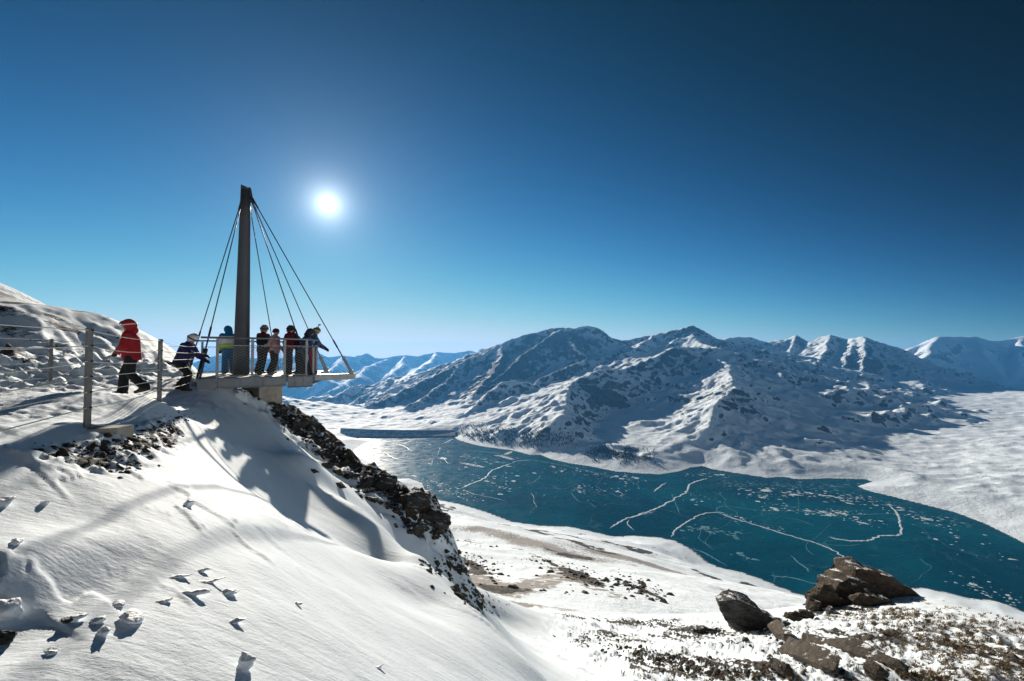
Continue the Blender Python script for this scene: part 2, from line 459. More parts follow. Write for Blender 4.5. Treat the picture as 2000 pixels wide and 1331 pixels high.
FAR_RIDGES = [
 ([(1750,700,12300),(1775,682,12600),(1800,672,12700),(1830,657,12800),(1860,657,12900),(1905,657,12900),(1940,666,12800),(1970,662,12800),(2005,655,12800),(2060,648,12800),(2200,655,12500)], 0.5),
 ([(1830,657,12800),(1815,685,11800),(1790,705,11000)], 0.55),
 ([(1905,657,12900),(1915,690,11800),(1940,718,10900),(1960,740,10300)], 0.55),
 ([(2005,655,12800),(1985,690,11600),(1990,715,10900),(1970,745,10200)], 0.55),
 ([(300,720,15500),(380,706,16000),(430,692,16000),(470,697,16300),(540,700,16500),(600,690,17000),(625,688,17000),(644,697,17000),(668,693,17300),(690,696,17400),(710,689,17500),
   (728,698,17700),(749,700,17800),(770,695,18000),(795,693,18300),(812,696,18500),(830,692,18700),(855,687,19000),(885,689,19500),(915,684,20500),(930,688,21000),(943,680,22000),(958,686,21500),(1010,690,21000),(1100,690,20000)], 0.62),
 ([(760,699,17900),(735,708,16300),(715,716,15000),(690,736,13300),(650,760,11500)], 0.62),
 ([(668,693,17300),(655,715,15200),(630,740,13200)], 0.6),
 ([(855,687,19000),(840,705,16800),(815,722,14800),(780,745,12800)], 0.6),
 ([(795,693,18300),(785,712,16200),(765,730,14200)], 0.6),
 ([(600,690,17000),(580,715,15000),(560,745,12800)], 0.6),
 ([(430,692,16000),(440,720,14000),(450,745,12300)], 0.6),
]

def ridge_field(X, Y, ridges, seed, warp, k=90.0):
    """smooth maximum of crest lines with falling flanks; also the distance to the nearest crest"""
    wx = X + warp * fbm(X / (warp * 7), Y / (warp * 7), 3, seed); wy = Y + warp * fbm(X / (warp * 7) + 40, Y / (warp * 7), 3, seed + 5)
    best = np.full(X.shape, -5000.0); near = np.full(X.shape, 1e5)
    for pts, slope in ridges:
        pw = [P(*q) for q in pts]
        hb = np.full(X.shape, -5000.0); db = np.full(X.shape, 1e5)
        xs = [q[0] for q in pw]; ys = [q[1] for q in pw]
        pad = 4200 if warp < 200 else 6000
        m = (X > min(xs) - pad) & (X < max(xs) + pad) & (Y > min(ys) - pad) & (Y < max(ys) + pad)
        if not m.any(): continue
        x, y = wx[m], wy[m]
        h = np.full(x.shape, -5000.0); dm = np.full(x.shape, 1e5)
        for a, b in zip(pw[:-1], pw[1:]):
            d, t = seg_dist(x, y, a, b)
            sl = slope
            if isinstance(slope, tuple):
                cr = ((b[0] - a[0]) * (y - a[1]) - (b[1] - a[1]) * (x - a[0])) / (math.hypot(b[0] - a[0], b[1] - a[1]) + 1e-9)
                sl = slope[1] + (slope[0] - slope[1]) * sstep(-40, 40, cr)
            D = 600.0 if warp < 200 else 2200.0; far_k = 0.54 if warp < 200 else 0.62
            z = a[2] + (b[2] - a[2]) * t - sl * (0.62 * D * (1 - np.exp(-d / D)) + far_k * d)
            h = np.maximum(h, z); dm = np.minimum(dm, d)
        hb[m] = h; db[m] = dm
        top = np.maximum(best, hb)
        dif = np.abs(best - hb)
        best = top + np.where(dif < k, (k - dif) ** 2 / (4 * k), 0) * np.clip(np.minimum(near, db) / 250.0, 0, 1)
        near = np.minimum(near, db)
    return best, near

def erode(h, cell, drops, steps, seed, dep=0.25, ero=0.35, cap=5.0):
    """many rain drops at once run down the grid, carving gullies and dropping what they carry"""
    g = np.random.default_rng(seed)
    H = (h / cell).astype(np.float64); ny, nx = H.shape
    for batch in range(max(1, drops // 60000)):
        n = 60000
        x = g.uniform(1, nx - 3, n); y = g.uniform(1, ny - 3, n)
        dx = np.zeros(n); dy = np.zeros(n); spd = np.ones(n); wat = np.ones(n); sed = np.zeros(n)
        for s in range(steps):
            xi = x.astype(int); yi = y.astype(int); fx = x - xi; fy = y - yi
            h00 = H[yi, xi]; h10 = H[yi, xi + 1]; h01 = H[yi + 1, xi]; h11 = H[yi + 1, xi + 1]
            gx = (h10 - h00) * (1 - fy) + (h11 - h01) * fy; gy = (h01 - h00) * (1 - fx) + (h11 - h10) * fx
            ho = h00 * (1 - fx) * (1 - fy) + h10 * fx * (1 - fy) + h01 * (1 - fx) * fy + h11 * fx * fy
            dx = dx * 0.25 - gx * 0.75; dy = dy * 0.25 - gy * 0.75
            L = np.hypot(dx, dy) + 1e-9; dx /= L; dy /= L
            xn = np.clip(x + dx, 1, nx - 3); yn = np.clip(y + dy, 1, ny - 3)
            xj = xn.astype(int); yj = yn.astype(int); ex = xn - xj; ey = yn - yj
            hn = H[yj, xj] * (1 - ex) * (1 - ey) + H[yj, xj + 1] * ex * (1 - ey) + H[yj + 1, xj] * (1 - ex) * ey + H[yj + 1, xj + 1] * ex * ey
            dh = hn - ho
            c = np.maximum(-dh, 0.01) * spd * wat * cap
            over = sed > c
            up = dh > 0
            amt = np.where(up, np.minimum(dh, sed), np.where(over, (sed - c) * dep, -np.minimum((c - sed) * ero * 0.25, np.maximum(-dh, 0))))
            amt = np.clip(amt, -0.12, 0.12)
            sed = sed - amt
            for ox, oy, w in ((0, 0, (1 - fx) * (1 - fy)), (1, 0, fx * (1 - fy)), (0, 1, (1 - fx) * fy), (1, 1, fx * fy)):
                np.add.at(H, (yi + oy, xi + ox), amt * w * 0.5)
            spd = np.sqrt(np.clip(spd * spd - dh * 0.5, 0.05, 9)); wat *= 0.97
            x, y = xn, yn
    return H * cell

def blur(a, n=1):
    for _ in range(n):
        p = np.pad(a, 1, mode='edge')
        a = (p[1:-1, 1:-1] * 2 + p[:-2, 1:-1] + p[2:, 1:-1] + p[1:-1, :-2] + p[1:-1, 2:]) / 6
    return a

class Field:
    def __init__(s, x0, y0, cell, A): s.x0, s.y0, s.c, s.A = x0, y0, cell, A
    def __call__(s, X, Y):
        gx = np.clip((X - s.x0) / s.c, 0, s.A.shape[1] - 1.001); gy = np.clip((Y - s.y0) / s.c, 0, s.A.shape[0] - 1.001)
        i = gx.astype(int); j = gy.astype(int); fx = gx - i; fy = gy - j
        A = s.A
        return (A[j, i] * (1 - fx) + A[j, i + 1] * fx) * (1 - fy) + (A[j + 1, i] * (1 - fx) + A[j + 1, i + 1] * fx) * fy

def coarse(fn, x0, x1, y0, y1, cell, k=4):
    """evaluate fn on a k-times coarser grid and interpolate"""
    xs = np.arange(x0, x1 + cell * k, cell * k); ys = np.arange(y0, y1 + cell * k, cell * k)
    X, Y = np.meshgrid(xs, ys)
    return Field(x0, y0, cell * k, fn(X, Y))

def build_massif():
    x0, x1, y0, y1, c = -4700.0, 10400.0, 1500.0, 10800.0, 17.0
    X, Y = np.meshgrid(np.arange(x0, x1, c), np.arange(y0, y1, c))
    raw = coarse(Hraw, x0, x1, y0, y1, c, 4)(X, Y)
    r = np.hypot(X, Y)
    h = raw + (26 * fbm(X / 420, Y / 420, 5, 3) + 7 * fbm(X / 90 + 3, Y / 90, 4, 8))
    far = sstep(2150, 2700, r)
    # hummocky ground by the lake
    hum = ridged(X / 300, Y / 300, 4, 90)
    h = h + far * 28 * (hum - 0.45) * np.clip(1.4 - r / 6000, 0.3, 1)
    rf, near = ridge_field(X, Y, RIDGES, 40, 95.0)
    rid = ridged(X / 620, Y / 620, 6, 55)
    n = (rid - 0.55) * 150 * np.clip(near / 420, 0, 1) + 16 * fbm(X / 130, Y / 130, 4, 61) * np.clip(near / 120, 0.25, 1)
    rf = rf + n
    k = 60.0
    dif = np.abs(h - rf)
    H = np.maximum(h, rf) + np.where(dif < k, (k - dif) ** 2 / (4 * k), 0)
    H = h + (H - h) * far
    pre = H
    H = erode(H, c, 240000, 46, 5)
    H = blur(H, 1) * 0.3 + H * 0.7
    gy_, gx_ = np.gradient(H, c); sl_ = np.hypot(gx_, gy_)
    st_ = sstep(0.15, 0.55, blur(sl_, 3))
    H = H + far * (st_ * (40 * (ridged(X / 210, Y / 210, 4, 401) - 0.55) + 20 * (ridged(X / 75, Y / 75, 3, 402) - 0.55)) + 10 * (ridged(X / 130, Y / 130, 3, 403) - 0.5)) * np.clip(near / 90, 0.15, 1)
    # crests keep their height and are jagged
    H = np.where(near < 60, np.maximum(H, pre - 6), H) + far * (1 - sstep(30, 140, near)) * (30 * (ridged(X / 150, Y / 150, 4, 404) - 0.5))
    for u_, v_, d_, hh, rr_ in ((1346, 640, 7200, 60, 26), (1356, 640, 7180, 48, 24), (1366, 645, 7150, 30, 30)):
        q_ = P(u_, v_, d_); H = H + hh * np.exp(-((X - q_[0]) ** 2 + (Y - q_[1]) ** 2) / (2 * rr_ ** 2))
    H = pre + (H - pre) * far
    sd = lake_sd(X, Y)
    w = sstep(0, 330, sd)
    shore = LAKE_Z + np.where(sd > 0, 0.10 * sd + 0.0004 * np.minimum(sd, 150) ** 2, 0.18 * sd)
    shore = shore + np.where(sd > 0, np.clip(sd / 60, 0, 1) * 5 * fbm(X / 70, Y / 70, 4, 77), 0)
    H = np.where(sd < 400, shore * (1 - w) + np.maximum(H, LAKE_Z + 4) * w, H)
    return Field(x0, y0, c, H), Field(x0, y0, c, near)

def build_far():
    x0, x1, y0, y1, c = -15500.0, 20500.0, 7500.0, 26500.0, 52.0
    X, Y = np.meshgrid(np.arange(x0, x1, c), np.arange(y0, y1, c))
    raw = coarse(Hraw, x0, x1, y0, y1, c, 4)(X, Y)
    rf, near = ridge_field(X, Y, FAR_RIDGES, 140, 230.0, 160.0)
    n = (ridged(X / 1700, Y / 1700, 6, 155) - 0.55) * 330 * np.clip(near / 1000, 0, 1) + 40 * fbm(X / 380, Y / 380, 4, 161) * np.clip(near / 300, 0.3, 1)
    H = np.maximum(raw + 60 * fbm(X / 900, Y / 900, 4, 170), rf + n)
    pre = H
    H = erode(H, c, 180000, 40, 6)
    H = np.where(near < 160, np.maximum(H, pre - 8), H)
    return Field(x0, y0, c, H), Field(x0, y0, c, near)

massif, massif_near = build_massif()
farf, far_near = build_far()
# ------------------------------------------------------------------ terrain meshes
NC = 820
AZ = np.linspace(R(-60), R(56), NC)
def polar(r0, r1, nr):
    r = np.exp(np.linspace(math.log(r0), math.log(r1), nr))
    A, RR = np.meshgrid(AZ, r)
    return RR * np.sin(A), RR * np.cos(A)

def slope_of(X, Y, Z):
    """tangent of the steepest slope on a polar sheet"""
    def d(a, ax): return np.gradient(a, axis=ax)
    ax, ay, az = d(X, 1), d(Y, 1), d(Z, 1); bx, by, bz = d(X, 0), d(Y, 0), d(Z, 0)
    nx = ay * bz - az * by; ny = az * bx - ax * bz; nz = ax * by - ay * bx
    return np.hypot(nx, ny) / (np.abs(nz) + 1e-9), nx, ny, nz

def zone(X, Y, pts, width, soft=0.5):
    """1 inside a strip along world points, fading out"""
    d = poly_dist(X, Y, [q[:2] for q in pts]) if len(pts) > 1 else np.hypot(X - pts[0][0], Y - pts[0][1])
    return 1 - sstep(width * (1 - soft), width * (1 + soft), d)

# the near ground -------------------------------------------------------------
WIND = (0.86, -0.51)                          # the wind has combed the snow this way
def rocky_band(X, Y):
    band = zone(X, Y, [P(535,795,16.6),P(600,850,16.6),P(680,905,16.2),P(760,965,15.6),P(830,1010,15.2),P(862,1045,14.6)], 1.7, 0.6)
    band = np.maximum(band, zone(X, Y, [P(830,1000,15.4),P(850,1040,14.6)], 1.5, 0.5))
    band = np.maximum(band, 0.75 * zone(X, Y, [P(640,905,14.6),P(740,985,14),P(800,1040,13.4)], 0.9, 0.6))
    return band

def Hnear(X, Y):
    r = np.hypot(X, Y)
    h = Hraw(X, Y)
    fade = 1 - sstep(25, 42, r)
    a = X * WIND[0] + Y * WIND[1]; c = -X * WIND[1] + Y * WIND[0]
    slope_zone = 1 - sstep(0.0, 1.5, -(X + 12) )      # right of the path
    path = zone(X, Y, [(-9.5,-2,0),(-7.6,3.5,0),(-8.6,8,0),(-9.6,11,0),(-10.9,14.3,0)], 1.7, 0.3)
    # long soft drifts, then combed ripples and small scarps
    h = h + (1 - path) * (0.065 * fbm(a / 3.4, c / 1.5, 3, 200) + 0.016 * fbm(a / 1.1, c / 0.4, 3, 204))
    st = fbm(a / 0.95 + 0.35 * gnoise(X, Y, 7), c / 0.26, 4, 210)
    patch = sstep(0.0, 0.35, fbm(X / 1.9, Y / 1.9, 2, 215))
    h = h + (1 - path) * 0.020 * patch * sstep(0.05, 0.18, st) * (1 - sstep(20, 30, r))
    # hollow scooped by the wind at the left
    crest = [PP(-160,1150), PP(0,1118), PP(120,1085), PP(250,1062), PP(330,1072)]
    uu = 1000 + F * X / np.maximum(Y, 0.3)
    d = poly_dist(X, Y, [q[:2] for q in crest])
    foot = [PP(-200,1270), PP(0,1212), PP(120,1165), PP(240,1105), PP(330,1085)]
    df = poly_dist(X, Y, [q[:2] for q in foot])
    tp = sstep(-350, -50, uu) * (1 - sstep(150, 400, uu))
    h = h + tp * (0.085 * np.exp(-(d / 0.42) ** 2) - 0.10 * np.exp(-(df / 0.34) ** 2))
    # lip of the drift in the middle of the slope
    lip = [P(380,1042,4.0), P(470,1050,4.6), P(560,1040,5.6), P(640,1022,6.6), P(700,1040,7.0)]
    lf = [P(400,1066,3.75), P(480,1068,4.3), P(570,1062,5.3), P(640,1056,6.1), P(680,1075,6.3)]
    h = h + sstep(360, 480, uu) * (1 - sstep(520, 620, uu)) * (0.055 * np.exp(-(poly_dist(X, Y, [q[:2] for q in lip]) / 0.34) ** 2) - 0.04 * np.exp(-(poly_dist(X, Y, [q[:2] for q in lf]) / 0.25) ** 2))
    # footprints and clods of the trodden path and of the pushed snow beside it
    h = h + path * (0.04 * fbm(X / 0.35, Y / 0.35, 4, 230) + 0.05 * (0.4 - np.abs(gnoise(X / 0.24, Y / 0.17, 231))))
    bank = zone(X, Y, [(-13.5,3,0),(-12.6,8,0),(-13.1,11.5,0),(-14.0,15.5,0),(-15.5,19,0)], 2.3, 0.6)
    cl = np.abs(fbm(X / 0.9, Y / 0.9, 4, 240))
    h = h + bank * (0.55 * cl + 0.25 * np.maximum(0, gnoise(X / 0.42, Y / 0.42, 241)))
    # relief of the hill behind
    hill = sstep(14, 22, r) * sstep(10, 15, -X)
    h = h + hill * (0.9 * (ridged(X / 6.5, Y / 6.5, 4, 250) - 0.5) + 0.35 * fbm(a / 3, c / 1.0, 4, 252)) * fade
    # rock band under the edge
    bd = rocky_band(X, Y)
    rr = ridged(X / 1.9, Y / 1.3, 4, 260)
    kk = 0.5 + fbm(X / 1.3, Y / 0.9, 4, 263); stp = np.floor(kk * 6) / 6 + sstep(0.7, 1.0, kk * 6 - np.floor(kk * 6)) / 6
    h = h + bd * (0.35 * (rr - 0.42) + 0.55 * (stp - 0.60) + 0.07 * gnoise(X / 0.3, Y / 0.3, 262))
    # rocks poking out beside the path
    pt = zone(X, Y, [P(120,885,4.6),P(170,895,4.7),P(230,880,5.3),P(300,856,6.5),P(330,822,8.0)], 0.30, 0.9)
    h = h + pt * (0.16 * np.maximum(0, fbm(X / 0.32, Y / 0.32, 4, 270)) + 0.05 * gnoise(X / 0.09, Y / 0.09, 271))
    # slabs of the slope at the lower right and the turfed knoll
    sl = sstep(11, 13, r) * sstep(1.0, 3.5, X) * (1 - sstep(26, 34, r))
    sa = X * 0.45 - Y * 0.89; sc_ = X * 0.89 + Y * 0.45
    slab = ridged(sa / 3.4 + 0.2 * gnoise(X / 2, Y / 2, 281), sc_ / 0.75, 4, 280)
    h = h + sl * (0.5 * (slab - 0.5))
    kn = zone(X, Y, [P(1640,1215,23),P(1800,1220,21.5),P(2000,1270,19),P(2150,1290,19)], 3.2, 0.5)
    h = h + kn * 0.10 * np.maximum(0, fbm(X / 0.4, Y / 0.4, 3, 290))
    h = h + (1 - fade) * 0
    return h, dict(path=path, bank=bank, band=bd, rr=rr, pt=pt, sl=sl, slab=slab, kn=kn, hill=hill, patch=patch)

snow_near = snow_rock('snow_and_rock_close', 1.6, 0.045, comb=math.atan2(0.51, 0.86), k1=0.9, k2=0.8)
snow_mid = snow_rock('snow_and_rock_slope', 0.035, 1.2, brown=(0.17, 0.125, 0.09))
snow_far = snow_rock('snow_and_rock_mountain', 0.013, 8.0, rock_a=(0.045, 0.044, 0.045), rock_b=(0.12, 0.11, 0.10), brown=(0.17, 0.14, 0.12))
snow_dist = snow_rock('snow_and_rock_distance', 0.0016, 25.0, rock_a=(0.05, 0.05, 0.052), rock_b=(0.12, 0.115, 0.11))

SHEETS = {}
def sheet(name, r0, r1, Z): SHEETS[name] = (math.log(r0), math.log(r1), Z)
def sheet_at(name, X, Y):
    l0, l1, Z = SHEETS[name]; nr = Z.shape[0]
    gx = np.clip((np.arctan2(X, Y) - AZ[0]) / (AZ[-1] - AZ[0]) * (NC - 1), 0, NC - 1.001); gy = np.clip((np.log(np.hypot(X, Y) + 1e-9) - l0) / (l1 - l0) * (nr - 1), 0, nr - 1.001)
    i = gx.astype(int); j = gy.astype(int); fx = gx - i; fy = gy - j
    return (Z[j, i] * (1 - fx) + Z[j, i + 1] * fx) * (1 - fy) + (Z[j + 1, i] * (1 - fx) + Z[j + 1, i + 1] * fx) * fy

# ------------------------------------------------------------------ placing things on the ground
def ground(X, Y):
    X = np.atleast_1d(np.asarray(X, float)); Y = np.atleast_1d(np.asarray(Y, float))
    r = np.hypot(X, Y); Z = np.zeros_like(X)
    a = r < 42; b = (r >= 42) & (r < 2000); c = r >= 2000
    if a.any(): Z[a] = sheet_at('near', X[a], Y[a])
    if b.any(): Z[b] = sheet_at('mid', X[b], Y[b])
    if c.any(): Z[c] = massif(X[c], Y[c])
    return Z

def hit(U, V, r0=1.5, r1=9000.0, n=420):
    """first ground point on the line of sight through photo pixels"""
    U = np.atleast_1d(np.asarray(U, float)); V = np.atleast_1d(np.asarray(V, float))
    a = (U - 1000) / F; b = -(V - 665.5) / F
    dy = math.cos(PITCH) - b * math.sin(PITCH); dz = math.sin(PITCH) + b * math.cos(PITCH)
    d = np.stack([a, dy, dz], -1); d /= np.linalg.norm(d, axis=-1)[:, None]
    t = np.exp(np.linspace(math.log(r0), math.log(r1), n))
    T = np.broadcast_to(t, (len(U), n))
    X = d[:, :1] * T; Y = d[:, 1:2] * T; Z = d[:, 2:] * T
    G = ground(X.ravel(), Y.ravel()).reshape(X.shape)
    below = Z < G
    k = np.argmax(below, 1); ok = below.any(1)
    k = np.maximum(k, 1); i = np.arange(len(U))
    f0 = (Z - G)[i, k - 1]; f1 = (Z - G)[i, k]
    w = np.clip(f0 / (f0 - f1 + 1e-9), 0, 1)
    tt = T[i, k - 1] * (1 - w) + T[i, k] * w
    return d * tt[:, None], ok

def near_ground():
    nr = 500
    X, Y = polar(0.75, 42.0, nr)
    Z, m = Hnear(X, Y)
    sheet('near', 0.75, 42.0, Z)
    s, nx, ny, nz = slope_of(X, Y, Z)
    r = np.hypot(X, Y)
    rock = 0.50 * m['band'] + 0.40 * m['band'] * (m['rr'] - 0.45) + 0.22 * m['band'] * fbm(X / 0.8, Y / 0.8, 3, 301)
    rock = np.maximum(rock, m['pt'] * 0.50)
    rock = np.maximum(rock, m['sl'] * (0.1 + 0.9 * sstep(0.45, 0.68, m['slab'])) * sstep(-0.25, 0.2, fbm(X / 5, Y / 5, 3, 300)) * 0.66)
    rock = np.maximum(rock, m['hill'] * 0.80 * sstep(0.38, 0.66, ridged(X / 6.5, Y / 6.5, 4, 250)) * sstep(-0.1, 0.3, fbm(X / 4, Y / 4, 3, 303)))
    rock = np.maximum(rock, 0.35 * sstep(0.9, 1.5, s) * (r > 9))
    for u0, v0, u1, v1, wd, ra in ((3,572,50,592,1.5,.75),(30,588,100,622,1.0,.7),(110,622,190,655,0.8,.6),(5,640,80,660,0.7,.6),(3,600,40,612,1.0,.65),(200,648,330,690,0.7,.45),(60,690,150,700,.5,.4),
                                   (900,1160,950,1200,.45,.6),(1030,1235,1100,1290,.3,.55),(960,1170,1010,1215,.35,.45)):
        W_, ok = hit([u0, u1], [v0, v1], 2, 41, 300)
        if ok.all(): rock = np.maximum(rock, ra * zone(X, Y, [tuple(k_) for k_ in W_], wd, 0.8) * (0.75 + 0.5 * fbm(X / 1.5, Y / 1.5, 3, 309)))
    grass = m['kn'] * 0.14 + m['path'] * 0.16 + m['sl'] * 0.06
    me = grid_mesh('snow_slope', np.stack([X, Y, Z], -1).reshape(-1, 3), nr, NC, dict(rock=rock, grass=grass))
    tag(link('snow_slope', me, snow_near), kind='structure')
    return X[-1], Y[-1], Z[-1], rock[-1]

SLOPE_MARKS = [(860,1045,960,1062,.02,.30,.3),(895,1085,965,1122,.018,.42,.2),(1040,1082,1170,1142,.014,.45,.3),(1200,1128,1290,1168,.016,.42,.3),(950,1034,1125,1092,.05,.12,.75),
 (1000,1155,1150,1112,.045,.15,.65),(1180,1080,1335,1122,.035,.15,.75),(1370,1140,1440,1160,.012,.2,.5),(1400,1115,1460,1140,.012,.1,.5),(1300,1150,1420,1170,.012,.1,.45),(905,1150,1010,1225,.035,.3,.4),(1000,1180,1200,1200,.03,.25,.5),(890,1100,960,1150,.04,.2,.7),(1080,1110,1200,1165,.03,.2,.7)]
def mid_ground(edge):
    nr = 350
    X, Y = polar(42.0, 2000.0, nr)
    Z = Hmid(X, Y)
    r = np.hypot(X, Y)
    b = 1 - sstep(42, 60, r)
    Z = Z + (edge[2] - Z[0])[None, :] * b
    sheet('mid', 42.0, 2000.0, Z)
    s, *_ = slope_of(X, Y, Z)
    sd = lake_sd(X, Y)
    rd = ridged(X / 75, Y / 75, 5, 320)
    patch = sstep(0.0, 0.35, fbm(X / 160, Y / 160, 4, 322))
    rock = 0.80 * patch * sstep(0.40, 0.62, rd) + 0.25 * sstep(0.65, 0.95, s)
    rock = rock * sstep(20, 90, sd) + 0.75 * (1 - sstep(3, 10, sd)) * (sd > -5)
    grass = 0.52 * sstep(-0.15, 0.35, fbm(X / 220 + 9, Y / 220, 4, 324)) * sstep(25, 120, sd) + 0.55 * (1 - sstep(6, 22, sd))
    for (u0, v0, u1, v1, wd, ra, ga) in SLOPE_MARKS:
        W_, ok = hit([u0, (u0 + u1) / 2, u1], [v0, (v0 + v1) / 2, v1], 45, 1990, 300)
        W_ = W_[ok]
        if len(W_) < 2: continue
        zz = zone(X, Y, [tuple(k_) for k_ in W_], float(np.median(W_[:, 1])) * wd, 0.8)
        rock = rock + (ra + 0.20) * zz * (0.8 + 0.5 * fbm(X / 14, Y / 14, 4, 328)); grass = grass + 0.8 * ga * zz
    rock = rock + (edge[3] - rock[0])[None, :] * b
    me = grid_mesh('hillside', np.stack([X, Y, Z], -1).reshape(-1, 3), nr, NC, dict(rock=rock, grass=grass))
    tag(link('hillside', me, snow_mid), kind='structure')
    return Z[-1], rock[-1], grass[-1]

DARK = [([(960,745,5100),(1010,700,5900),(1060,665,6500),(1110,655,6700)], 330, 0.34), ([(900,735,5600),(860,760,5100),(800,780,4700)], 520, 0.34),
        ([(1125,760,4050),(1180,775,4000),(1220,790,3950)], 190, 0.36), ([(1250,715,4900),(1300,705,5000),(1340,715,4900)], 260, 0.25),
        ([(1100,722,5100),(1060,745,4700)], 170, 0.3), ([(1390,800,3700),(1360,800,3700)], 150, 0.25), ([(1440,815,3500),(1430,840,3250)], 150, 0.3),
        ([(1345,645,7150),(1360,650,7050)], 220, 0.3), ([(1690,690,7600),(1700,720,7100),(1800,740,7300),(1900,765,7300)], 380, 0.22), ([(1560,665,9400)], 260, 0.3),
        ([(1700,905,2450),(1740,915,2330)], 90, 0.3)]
def massif_ground(edge):
    nr = 500
    X, Y = polar(2000.0, 12300.0, nr)
    Z = massif(X, Y)
    Z[0] = edge[0]
    r = np.hypot(X, Y)
    s, nx, ny, nz = slope_of(X, Y, Z)
    near = massif_near(X, Y)
    sd = lake_sd(X, Y)
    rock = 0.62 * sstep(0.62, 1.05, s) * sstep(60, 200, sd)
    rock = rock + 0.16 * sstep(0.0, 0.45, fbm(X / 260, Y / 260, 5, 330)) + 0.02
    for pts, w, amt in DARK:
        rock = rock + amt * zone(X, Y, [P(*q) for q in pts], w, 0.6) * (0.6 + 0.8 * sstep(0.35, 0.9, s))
    flat = (1 - sstep(0.12, 0.3, s))
    rock = rock * (1 - 0.55 * flat)
    rock = np.maximum(rock * sstep(10, 60, sd), 0.7 * (1 - sstep(3, 9, sd)) * (sd > -6))
    grass = 0.25 * sstep(0.0, 0.5, fbm(X / 300 + 5, Y / 300, 4, 334)) * (1 - sstep(0.5, 1.0, s)) + 0.1
    b = 1 - sstep(2000, 2060, r)
    rock = rock + (edge[1] - rock[0])[None, :] * b; grass = grass + (edge[2] - grass[0])[None, :] * b
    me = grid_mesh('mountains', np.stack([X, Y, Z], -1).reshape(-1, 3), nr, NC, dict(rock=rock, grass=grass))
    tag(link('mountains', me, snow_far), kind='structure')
    return Z[-1]

def far_ground(edge):
    x = np.arange(-15300, 20400, 78.0); y = np.arange(8000, 26400, 62.0)
    X, Y = np.meshgrid(x, y)
    Z = farf(X, Y)
    r = np.hypot(X, Y); az = np.arctan2(X, Y)
    # under the nearer mountains this sheet keeps below them
    inside = (r < 12300)
    H1 = massif(X, Y)
    rf, _ = ridge_field(X, Y, FAR_RIDGES, 140, 230.0, 160.0)
    low = inside & (H1 > Z - 25) & (Y < 10700) & (X > -4600) & (X < 10300)
    Z = np.where(low, np.minimum(Z, H1 - 40), Z)
    gy, gx = np.gradient(Z, 62.0, 78.0); s = np.hypot(gx, gy)
    rock = 0.55 * sstep(0.55, 0.95, s) + 0.25 * sstep(0.0, 0.5, fbm(X / 900, Y / 900, 5, 340)) + 0.40 * (1 - sstep(-900, -350, Z))
    me = grid_mesh('far_mountains', np.stack([X, Y, Z], -1).reshape(-1, 3), len(y), len(x), dict(rock=rock, grass=np.zeros_like(rock)))
    tag(link('far_mountains', me, snow_dist), kind='structure')

def ground_behind():  # unseen snow slope, added and its rise set for the light it bounces
    na, nr = 150, 130
    a = np.linspace(R(56), R(300), na); r = np.exp(np.linspace(math.log(0.75), math.log(6000.0), nr))
    A, RR = np.meshgrid(a, r); X, Y = RR * np.sin(A), RR * np.cos(A)
    rise = -1.9 + 0.22 * np.maximum(0, RR - 5) * (1 - 0.45 * sstep(400, 6000, RR)) + np.clip(RR / 60, 0, 1) * np.clip(RR * 0.03, 0, 60) * fbm(X / 300, Y / 300, 5, 500)
    def edge(az):
        x, y = r * math.sin(az), r * math.cos(az); z = np.zeros(nr)
        n = r < 42; z[n] = Hnear(x[n], y[n])[0]; m_ = (r >= 42) & (r < 2000); z[m_] = Hmid(x[m_], y[m_]); f_ = r >= 2000; z[f_] = massif(x[f_], y[f_]); return z
    e0, e1 = edge(R(56)), edge(R(-60))
    w0 = 1 - sstep(R(56), R(115), A); w1 = sstep(R(250), R(300), A)
    Z = rise * (1 - w0) * (1 - w1) + e0[:, None] * w0 + e1[:, None] * w1
    me = grid_mesh('unseen_bounce_slope', np.stack([X, Y, Z], -1).reshape(-1, 3), nr, na, dict(rock=np.full_like(X, 0.2), grass=np.zeros_like(X)))
    tag(link('unseen_bounce_slope', me, snow_mid), kind='structure')

ground_behind()
e = near_ground(); e = mid_ground(e); e = massif_ground(e); far_ground(e)
